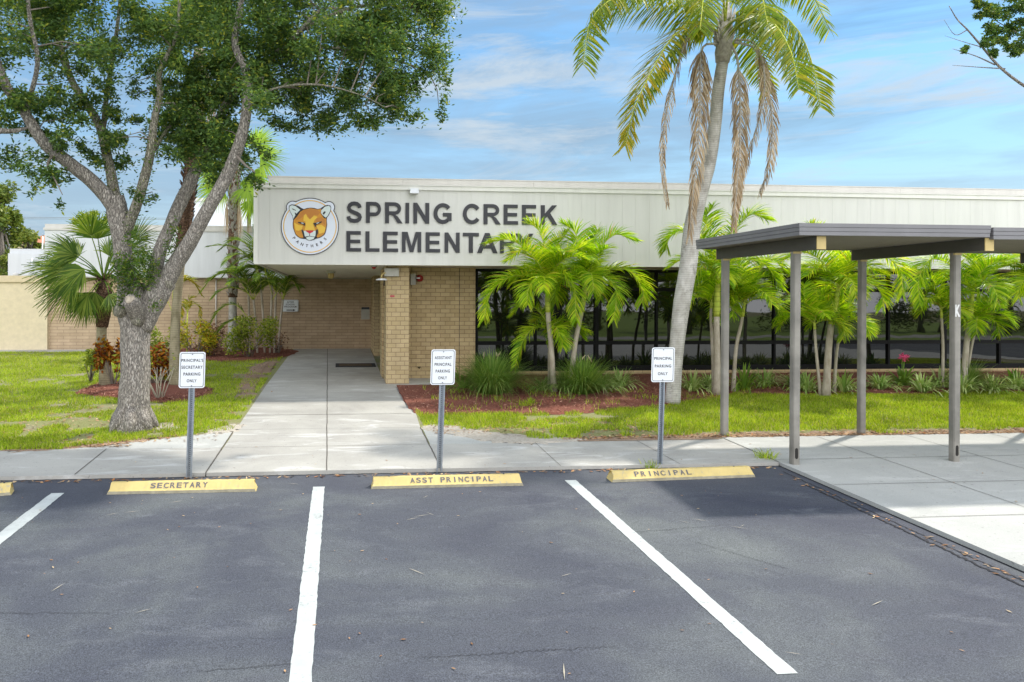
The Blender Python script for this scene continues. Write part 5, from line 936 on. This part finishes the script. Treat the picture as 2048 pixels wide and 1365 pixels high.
bush('croton', 'yellow spotted croton against the brick wing right of thatch palm', 392, 22.6, 1.0, 1.15, MT['croton'], 1700, .11, seed=5)
bush('shrub', 'thin brown half dead shrub left of the washingtonia trunk', 425, 23.6, .8, 1.0, MT['deadbush'], 380, .1, seed=6)
bush('shrub', 'olive green shrub spreading right of the washingtonia trunk', 500, 22.6, 1.3, 1.25, MT['bush'], 2600, .1, seed=7)
bush('shrub', 'low dry olive shrub at the left foot of the washingtonia', 425, 22.9, 1.0, .55, MT['deadbush'], 500, .1, seed=8)
bush('dead_shrub', 'leafless reddish brown twiggy shrub by the entry walk', 556, 23.6, .7, .75, MT['deadbush'], 170, .09, seed=9, clumps=14)
# bare pale twigs beside the oak
random.seed(31); b = G(318, 800, .05); t = empty('bare_shrub', b, 'bare pale forked twigs standing right of the oak trunk', 'shrub'); m = MB()
for k in range(9):
    a = random.uniform(-.6, .8); p = b + Vector((random.uniform(-.05, .1), random.uniform(-.05, .05), 0)); q1 = p + Vector((a * .3, random.uniform(-.1, .1), .35)); q2 = q1 + Vector((a * .35 + random.uniform(-.1, .1), 0, .3)); m.tube([p, q1, q2], [.012, .009, .004], 5); m.tube([q1, q1 + Vector((random.uniform(-.2, .25), 0, .28))], [.007, .003], 5)
m.build('stem', MT['paletwig'], t); quads('foliage', leaf_cloud(24, b + Vector((.25, 0, .75)), (.3, .1, .2), .07), MT['bush'], t)

# ------------------------------------------------------------------ grasses and lilies in the right bed
def tussock(name, label, x, y, n, h_, spread, wd, mat, group, droop=.5, segs=4, plume=0, flower=0, seed=1):
    random.seed(seed); base = Vector((x, y, gz(y) + .09)); root = empty(name, base, label, 'plant', group); lb = LB()
    for k in range(n):
        a = random.uniform(0, 6.283); e = R(random.uniform(35, 88)); l = h_ * random.uniform(.7, 1.2) / max(.55, math.sin(e)) * .9; d = Vector((math.cos(a) * math.cos(e), math.sin(a) * math.cos(e), math.sin(e))); o = base + Vector((math.cos(a), math.sin(a), 0)) * random.uniform(0, spread * .25) - UP * .04
        lb.strip(o, d, Vector((-math.sin(a), math.cos(a), 0)), l, wd * random.uniform(.7, 1.2), droop * random.uniform(.5, 1.4), segs, base_w=.8)
    lb.build('foliage', mat, root)
    if plume:
        m = MB()
        for k in range(plume):
            o = base + Vector((random.uniform(-.3, .3) * spread, -.1, h_ * .75)); d = Vector((random.uniform(-.6, .6), -.1, .7)); m.tube([o, o + d * .1, o + d * .22], [.008, .018, .004], 6)
        m.build('plume', MT['dead'], root)
    if flower:
        m = MB(); fl = []
        for k in range(flower):
            o = base + Vector((random.uniform(-.06, .12), 0, h_ * 1.3 + random.uniform(-.04, .04))); m.tube([base, o], [.012, .007], 5); fl.append(leaf_cloud(26, o, (.07, .05, .04), .1, .25))
        s_ = m.build('stem', MT['strap'], root); quads('flower', np.concatenate(fl), MT['pink'], root)
    return root
def gX(px, Y): return P(px, 700, Y).x
tussock('fountain_grass', 'big rounded green fountain grass left of the first palm pair', gX(985, 15.45), 15.45, 2000, .95, 1.0, .008, MT['fount'], 'fountain grasses in the window bed', .42, 5, 3, seed=1)
tussock('fountain_grass', 'second fountain grass under the leaning slim palm', gX(1165, 15.35), 15.35, 1500, .86, .9, .008, MT['fount'], 'fountain grasses in the window bed', .42, 5, 2, seed=2)
tussock('fountain_grass', 'loose fountain grass behind the post marked K', gX(1935, 15.6), 15.6, 700, .7, .7, .008, MT['fount'], 'fountain grasses in the window bed', .42, 5, seed=3)
tussock('strap_lily', 'broad leaved lily clump at the brick wall corner', gX(925, 16.2), 16.2, 26, .6, .3, .06, MT['strap'], 'strap leaved lilies', .7, 5, seed=4)
tussock('pink_lily', 'strap lily with pink flowers between the third and K posts', gX(1805, 16), 16.0, 60, .5, .3, .05, MT['strap'], 'strap leaved lilies', .6, 5, flower=3, seed=5)
tussock('strap_lily', 'green strap leaved clump right of the first canopy post', gX(1488, 15.6), 15.6, 70, .62, .35, .035, MT['strap'], 'strap leaved lilies', .55, 5, seed=6)
tussock('strap_lily', 'green leafy clump at the far right edge of the bed', gX(2030, 15.9), 15.9, 60, .45, .4, .05, MT['strap'], 'strap leaved lilies', .6, 5, seed=7)
vl = [(1085, 16.9, 'pale striped lily clump in front of the left slim palm trunk'), (1205, 16.9, 'pale striped lily clump right of the second fountain grass'), (1240, 17.4, 'small pale lily clump against the low brick sill'), (1385, 16.6, 'pale lily clump just right of the leaning palm trunk'), (1420, 16.9, 'pale lily clump at the foot of the canopy post palm'),
      (1530, 17.3, 'thin pale lily clump between first and second canopy posts'), (1615, 16.3, 'pale lily clump left of the palm trio'), (1688, 16.2, 'pale lily clump at right foot of the palm trio'), (1760, 16.6, 'pale lily clump just right of the third canopy post'), (1845, 16.0, 'sprawling pale lily clump left of the K post'),
      (1880, 16.9, 'upright pale lily clump behind the K post'), (1925, 15.9, 'sprawling pale lily clump right of the K post'), (1985, 16.0, 'pale lily clump right of the K post palm'), (2035, 16.3, 'pale lily clump at the right picture edge'), (1130, 16.7, 'pale lily clump between the two slim palm trunks'), (1590, 17.2, 'tall pale lily clump behind the second canopy post')]
for i, (px, Y, lb_) in enumerate(vl):
    Y = 15.1 + (Y - 16) * .75
    tussock('striped_lily', lb_, gX(px, Y), Y, 95 + (i * 37) % 50, .42 + .035 * (i % 4), .4, .026, MT['varieg'], 'pale striped lily clumps', .55, 5, seed=40 + i)
tussock('grass_tuft', 'small green grass tuft standing alone in the front mulch', gX(1055, 14.4), 14.2, 120, .16, .12, .008, MT['grass'], None, .4, 4, seed=70)

# ------------------------------------------------------------------ the oak
random.seed(14); OY = 12.4; sc = OY / f_
oak = empty('oak_tree', (P(268, 858, OY).x, OY, gz(OY)), 'large forked live oak with grey furrowed bark on the left lawn', 'tree')
def limb(pts, wds, dy, n=None, mat='oak', name='limb', wob=.04, parent=None):
    m = MB(); K = len(pts); wds = [q_ * .85 for q_ in wds]; p3 = [P(x, y, OY + d) for (x, y), d in zip(pts, dy)]; n = n or K * 4; sp = smooth_path(p3, n); m.tube(sp, [np.interp(i / (n - 1) * (K - 1), range(K), wds) * .5 * sc for i in range(n)], 16, wob=wob); return m, sp
limbs = []; m, s_ = limb([(266, 868), (267, 850), (268, 820), (270, 760), (271, 700), (270, 650), (268, 612), (262, 570)], [104, 86, 72, 66, 64, 68, 78, 60], [0] * 8, wob=.03)
for a in range(7):
    an = a * .9 + .3; d = Vector((math.cos(an), math.sin(an), 0)); c = P(267, 850, OY); m.tube([c + d * .12 + UP * .28, c + d * .27 + UP * .06, Vector((c.x + d.x * .4, c.y + d.y * .4, gz(OY) + .0))], [.13, .1, .03], 8, wob=.1)
m2, s2 = limb([(266, 640), (258, 590), (250, 540), (243, 480), (236, 430), (228, 395)], [54, 48, 40, 41, 48, 44], [0, 0, 0, 0, 0, 0]); m.add(m2.v, m2.f, 0, True)
m2, s3 = limb([(280, 655), (300, 615), (318, 580), (330, 560)], [54, 56, 58, 52], [0, -.03, -.05, -.05]); m.add(m2.v, m2.f, 0, True); limbs += [s2, s3]
tr = m.build('trunk', MT['oak'], oak)
m = MB(); c = P(270, 612, OY - .3); m.tube([c + Vector((.02, .2, -.25)), c + Vector((0, .02, -.06)), c + Vector((-.02, -.12, .04)), c + Vector((-.03, -.2, .1))], [.13, .14, .12, .1], 14, wob=.08); st_ = m.build('cut_stub', MT['oak'], tr)
m = MB(); d = Vector((-.1, -.8, .6)).normalized(); e = c + Vector((-.03, -.2, .1)); m.tube([e, e + d * .012], [.075, .07], 14, wob=.15); m.build('cut_face', MT['wood'], st_)
m = MB(); c = P(271, 642, OY - .28); m.tube([c + Vector((0, .15, 0)), c + Vector((.01, -.05, 0))], [.1, .06], 12, wob=.1); m.build('knot', MT['oakm'], tr); m = MB(); c = P(236, 622, OY - .2); m.tube([c + Vector((.1, .05, 0)), c + Vector((-.02, -.05, 0))], [.13, .09], 12, wob=.1); m.build('knot', MT['oakm'], tr); m = MB(); c = P(337, 568, OY - .15); m.tube([c + Vector((-.05, .08, 0)), c + Vector((.02, -.05, 0))], [.12, .06], 12, wob=.1); m.build('knot', MT['oakm'], tr)
defs = [([(236, 430), (212, 392), (178, 358), (143, 330), (110, 305), (83, 280), (50, 226), (20, 185), (0, 143), (-30, 60)], [42, 42, 40, 37, 35, 32, 28, 26, 24, 18], [0, -.05, -.1, -.2, -.3, -.4, -.5, -.6, -.7, -.8], 'oak'),
        ([(236, 440), (230, 395), (219, 335), (205, 270), (190, 235), (168, 200), (143, 160), (120, 90), (110, 0), (105, -90)], [38, 34, 28, 26, 24, 22, 20, 17, 13, 9], [0, .1, .2, .3, .4, .4, .5, .6, .7, .8], 'oakm'),
        ([(248, 470), (262, 440), (282, 382), (299, 315), (309, 240), (320, 190), (318, 150), (335, 110), (355, 60), (360, -40)], [30, 30, 28, 25, 20, 18, 15, 12, 10, 7], [0, -.1, -.2, -.3, -.4, -.4, -.5, -.5, -.5, -.5], 'oakm'),
        ([(306, 560), (321, 500), (343, 447), (364, 400), (384, 358), (408, 305), (440, 235), (472, 175), (500, 150), (560, 102), (600, 62), (640, 20)], [44, 38, 37, 39, 37, 27, 25, 23, 20, 17, 14, 10], [0, .1, .2, .3, .3, .3, .2, .1, .1, 0, -.1, -.2], 'oak'),
        ([(328, 570), (352, 528), (382, 480), (424, 405), (455, 350), (471, 309), (487, 259), (495, 200), (494, 150), (470, 90), (480, 20), (490, -60)], [52, 48, 42, 37, 36, 33, 29, 27, 24, 19, 16, 12], [-.05, -.15, -.3, -.45, -.5, -.6, -.7, -.7, -.7, -.7, -.6, -.5], 'oak'),
        ([(0, 262), (-40, 270), (-80, 250)], [16, 18, 18], [-.6, -.6, -.6], 'oak'), ([(60, 255), (30, 262), (0, 262), (-20, 258)], [6, 12, 16, 15], [-.5, -.5, -.6, -.6], 'oak'),
        ([(205, 270), (215, 180), (230, 90), (240, 0), (245, -90)], [16, 14, 12, 10, 8], [.3, .6, .9, 1.1, 1.3], 'oakm'), ([(300, 315), (335, 260), (380, 210), (420, 160), (440, 90), (430, 0)], [10, 11, 11, 10, 9, 7], [-.3, .2, .6, .8, 1, 1.2], 'oakm'),
        ([(50, 226), (75, 130), (60, 40), (50, -60)], [13, 12, 10, 8], [-.5, -.9, -1.2, -1.5], 'oak'), ([(494, 200), (560, 175), (640, 170), (720, 190), (770, 215)], [8, 6, 5, 3, 2], [-.7, -.9, -1.1, -1.2, -1.3], 'oakm'), ([(560, 102), (650, 95), (740, 110), (820, 130), (860, 150)], [13, 11, 9, 6, 3], [0, .2, .3, .4, .5], 'oakm'), ([(600, 62), (690, 20), (770, 10), (850, 30)], [12, 10, 7, 4], [-.1, .1, .2, .3], 'oakm'),
        ([(110, 305), (95, 330), (110, 360), (125, 390)], [8, 6, 4, 2], [-.3, -.5, -.7, -.8], 'twig'), ([(471, 309), (490, 330), (510, 345)], [9, 6, 3], [-.6, -.8, -.9], 'twig')]
for pts, wds, dy, mt in defs:
    wds = [q_ * .8 for q_ in wds]
    m, sp = limb(pts, wds, dy, mat=mt); m.build('limb', MT[mt], oak); limbs.append(sp)
m = MB(); m.tube([P(655, 55, 11.9), P(668, 62, 11.85), P(674, 75, 11.85), P(676, 95, 11.85), P(668, 108, 11.9)], [.03, .045, .04, .03, .012], 8, wob=.15); m.build('limb', MT['paletwig'], oak)
LP = [p for s in limbs[2:] for p in s]
# crown: clumps (px, py, rx, ry, dy, leaves)
cl = []
def band(x0, x1, y0, y1, n, r0, r1, dy0, dy1, ln):
    for _ in range(n): cl.append((random.uniform(x0, x1), random.uniform(y0, y1), random.uniform(r0, r1), random.uniform(r0, r1) * .75, random.uniform(dy0, dy1), ln))
band(-20, 230, 120, 330, 16, 16, 30, -1, .6, 230); band(215, 345, 130, 330, 14, 14, 26, -.6, .8, 200); band(345, 480, 120, 345, 30, 20, 34, -.4, 1.0, 420); band(530, 800, 150, 250, 16, 22, 36, -1, .6, 420); band(-30, 130, 230, 360, 10, 18, 30, -.8, .3, 260); band(-60, 160, -40, 120, 30, 35, 60, -1.5, 1.2, 650); band(150, 330, -40, 130, 26, 30, 55, -1.3, 1.4, 620); band(330, 560, -40, 130, 30, 35, 60, -1.3, 1.4, 650); band(520, 880, -60, 60, 34, 35, 60, -1.2, 1.2, 680)
band(520, 820, 50, 200, 34, 30, 52, -1.4, 1.0, 620); band(-40, 130, 110, 240, 14, 26, 42, -1.2, .8, 420); band(130, 220, 90, 240, 11, 24, 38, -.8, 1.0, 360); band(330, 470, 120, 300, 22, 26, 42, -.2, 1.3, 480); band(440, 560, 130, 250, 12, 28, 42, -1, .6, 480)
band(-100, 900, -260, -60, 60, 60, 95, -2.0, 2.2, 420)
for c_ in [(880, 130, 26, 60), (862, 60, 30, 50), (888, 190, 16, 42), (884, 232, 12, 16), (840, 170, 30, 40), (800, 205, 34, 34), (820, 235, 26, 22), (760, 215, 34, 34), (712, 225, 30, 36), (745, 255, 16, 22), (660, 225, 34, 36), (610, 215, 34, 38), (575, 235, 26, 26), (600, 262, 14, 10), (560, 200, 30, 34), (640, 262, 12, 12), (690, 262, 14, 10), (880, 15, 30, 26), (870, 90, 30, 36), (850, 110, 40, 40), (780, 160, 40, 40),
           (500, 315, 40, 40), (515, 345, 26, 26), (480, 290, 34, 30), (530, 300, 24, 26), (420, 320, 30, 22), (380, 300, 36, 34), (355, 270, 30, 34), (395, 260, 34, 34), (430, 270, 24, 34), (350, 310, 22, 18),
           (20, 300, 34, 26), (60, 330, 34, 30), (100, 355, 26, 26), (125, 382, 22, 18), (75, 370, 16, 20), (120, 415, 9, 14), (30, 250, 34, 26), (10, 335, 22, 16), (140, 345, 16, 16), (60, 300, 36, 24), (90, 320, 30, 20), (60, 385, 8, 8),
           (135, 275, 26, 24), (160, 300, 22, 20), (150, 240, 30, 24), (245, 290, 22, 30), (255, 330, 20, 30), (240, 350, 18, 22), (185, 320, 14, 24), (235, 230, 24, 26), (270, 270, 14, 24), (330, 240, 18, 24), (275, 180, 26, 24), (205, 370, 12, 16), (270, 390, 12, 24), (300, 395, 12, 18)]:
    cl.append((c_[0], c_[1], c_[2], c_[3], random.uniform(-.9, .5), int(24 + c_[2] * c_[3] * .34)))
arr = []; tw = MB()
for (px, py, rx, ry, dy, ln) in cl:
    if py > -60 and px < 360 and random.random() < .3: continue
    if py > -60: ln = int(ln * .78)
    c = P(px, py, OY + dy); s1_ = (OY + dy) / f_; k = max(2, int(ln / 90))
    for j in range(k):
        cc = np.array(c) + rng.normal(0, .42, 3) * np.array((rx * s1_, max(rx, ry) * s1_ * .9, ry * s1_)); arr.append(leaf_cloud(int(ln * .4) // k, cc, (rx * s1_ * 1.15, rx * s1_ * 1.1, ry * s1_ * 1.15), .075, .4, .05)); arr.append(leaf_cloud(int(ln * .85) // k, cc, (rx * s1_ * .55, rx * s1_ * .6, ry * s1_ * .5), .075, .4, .1))
        if random.random() < .16:
            q_ = Vector(cc); nb = min(LP, key=lambda v: (v - q_).length)
            if (nb - q_).length < 1.5: mid = nb.lerp(q_, .5) + Vector((random.uniform(-.12, .12), random.uniform(-.12, .12), random.uniform(0, .15))); tw.tube([nb, mid, q_], [.013, .008, .003], 5, wob=.1, cap=False)
cr = quads('crown', np.concatenate(arr), MT['oleaf'], oak); tw.build('twigs', MT['twig'], cr)
# epicormic shoots on trunk and limbs
arr = []
for (px, py, rx, ry, n) in [(262, 560, 34, 40, 700), (300, 545, 20, 40, 420), (245, 530, 18, 30, 300), (285, 510, 22, 24, 260), (255, 600, 26, 20, 260), (228, 550, 10, 30, 120), (262, 480, 14, 18, 90), (350, 470, 14, 40, 130), (335, 500, 12, 24, 80), (310, 610, 14, 16, 70)]:
    arr.append(leaf_cloud(n, P(px, py, OY - .28), (rx * sc, .2, ry * sc), .06, .4, .1))
for sp_, nn in ((limbs[3], 900), (limbs[4], 1000), (limbs[9 if len(limbs) > 9 else 4], 200)):
    k = rng.integers(2, len(sp_) - 2, nn // 12)
    for i in k: arr.append(leaf_cloud(12, sp_[i], (.16, .16, .16), .06, .4, .5))
quads('trunk_shoots', np.concatenate(arr), MT['sprout'], oak)

# ------------------------------------------------------------------ other trees
def simple_tree(name, label, base, trunk_r, tp_, clumps, size, mat, per, twigp=None, cat='tree', group=None):
    root = empty(name, base, label, cat, group); m = MB(); m.tube(smooth_path([base] + tp_, 8), [trunk_r * (1 - .6 * i / 7) for i in range(8)], 10, wob=.05)
    arr = []
    for (c, r, n) in clumps:
        arr.append(leaf_cloud(n, c, r, size, .45, .2)); (not twigp) and m.tube([tp_[-1] - UP * .3, (tp_[-1] + Vector(c)) / 2, Vector(c)], [trunk_r * (.12 if twigp else .35), trunk_r * (.07 if twigp else .2), .01], 6)
    for pp, w_ in (twigp or []): m.tube(smooth_path(pp, len(pp) * 3), [w_ * (1 - .85 * i / (len(pp) * 3)) for i in range(len(pp) * 3)], 6)
    m.build('trunk', MT['twig'] if not twigp else MT['oak'], root); quads('crown', np.concatenate(arr), mat, root); return root
random.seed(77)
def far_clumps(pxs, Y, per=500):
    out = []
    for (x, y, r) in pxs:
        for j in range(5): out.append((P(x + random.uniform(-.6, .6) * r, y + random.uniform(-.6, .6) * r, Y + random.uniform(-1.5, 1.5)), [r * Y / f_ * random.uniform(.4, .65)] * 3, per // 5))
    return out
simple_tree('far_tree', 'tall green tree filling the far left edge behind the stucco wall', Vector((P(5, 600, 42).x, 42, .5)), .3, [P(0, 500, 42), P(0, 430, 42)], far_clumps([(10, 385, 26), (0, 420, 34), (25, 445, 22), (10, 470, 34), (-10, 500, 40), (20, 520, 26), (0, 545, 30), (-30, 440, 40)], 42, 900), .26, MT['fartree'], 0)
simple_tree('far_tree', 'rounded olive tree between far left tree and white block', Vector((P(60, 600, 48).x, 48, .5)), .25, [P(60, 540, 48), P(60, 500, 48)], far_clumps([(45, 470, 18), (60, 480, 16), (40, 500, 24), (70, 512, 18), (50, 530, 20), (30, 545, 18), (80, 500, 10)], 48, 600), .26, MT['fartree'], 0)
simple_tree('far_tree', 'flat topped bright green tree peeking over the white upper wall', Vector((P(180, 600, 45).x, 45, .5)), .2, [P(178, 520, 45), P(178, 470, 45)], far_clumps([(150, 448, 14), (170, 440, 15), (190, 436, 14), (210, 440, 12), (160, 456, 12), (185, 452, 14), (205, 454, 10)], 45, 360), .2, MT['bush'], 0)
# tree at the upper right, trunk outside the frame
RY = 11.5
def rp(l): return [P(x, y, RY + d) for x, y, d in l]
b = P(2260, 900, RY); b.z = gz(RY); cx = [((2035, 15), 26), ((2010, 40), 22), ((2040, 60), 20), ((1975, 20), 16), ((1990, 60), 16), ((2000, 85), 12), ((1975, 85), 10), ((2030, 95), 14), ((2090, 40), 50), ((2140, -30), 70), ((2050, -40), 40), ((2200, 60), 60), ((1960, 5), 10), ((2250, -60), 90), ((2340, 20), 80), ((1930, 100), 4), ((1985, 108), 6)]
simple_tree('oak_tree', 'sparse oak branches reaching in at the upper right corner', b, .22, rp([(2255, 600, 0), (2240, 400, 0), (2200, 260, 0)]),
            [(P(x + random.uniform(-1, 1) * r, y + random.uniform(-1, 1) * r, RY + random.uniform(-.5, .5)), [r * RY / f_ * .5] * 3, int(20 + r * 5)) for (x, y), r in cx for _ in range(7)], .06, MT['oleaf'], 0,
            [(rp([(2210, 280, 0), (2120, 215, 0), (2048, 172, 0), (2000, 135, 0), (1965, 95, 0), (1935, 60, 0), (1915, 40, 0), (1898, 12, 0)]), .032), (rp([(1990, 130, 0), (1950, 112, 0), (1905, 98, 0)]), .014), (rp([(2010, 138, 0), (1960, 135, 0), (1905, 131, 0)]), .012), (rp([(1965, 95, 0), (1930, 85, 0), (1890, 72, 0)]), .01), (rp([(1935, 60, 0), (1910, 70, 0), (1888, 40, 0)]), .009), (rp([(2200, 270, 0), (2100, 120, .2), (2040, 70, .2), (1990, 40, .2), (1965, 5, .2)]), .018), (rp([(2060, 90, .2), (2010, 88, .1), (1975, 85, .1)]), .012)])

# wooded edge behind the viewer: what the dark glass reflects
random.seed(90); arr = []; m = MB()
for k in range(26):
    x = -42 + k * 4.2 + random.uniform(-1.5, 1.5); y = -24 - random.uniform(0, 9); z = gz(-20); hgt = random.uniform(5.5, 9); m.tube([(x, y, z), (x + .2, y, z + hgt * .35), (x, y, z + hgt * .6)], [.28, .2, .12], 8)
    for j in range(9): arr.append(leaf_cloud(170, (x + random.uniform(-2, 2), y + random.uniform(-1.5, 1.5), z + hgt * random.uniform(.5, 1)), (1.4, 1.4, 1.0), .32, .5, .1))
    for j in range(6): arr.append(leaf_cloud(150, (x + random.uniform(-2.4, 2.4), y - 3, z + random.uniform(.2, 2.8)), (1.3, 1.0, .9), .3, .5, .1))
quads('far_woodland', np.concatenate(arr), MT['fartree']); wo = bpy.data.objects['far_woodland']; tag(wo, 'mixed trees along the far side of the parking lot seen mirrored in the glass', 'trees', kind='stuff'); m.build('woodland_trunks', MT['twig'], wo)
sheet('drive', [(-60, -21), (60, -21), (60, -17), (-60, -17)], .008, MT['conc'])
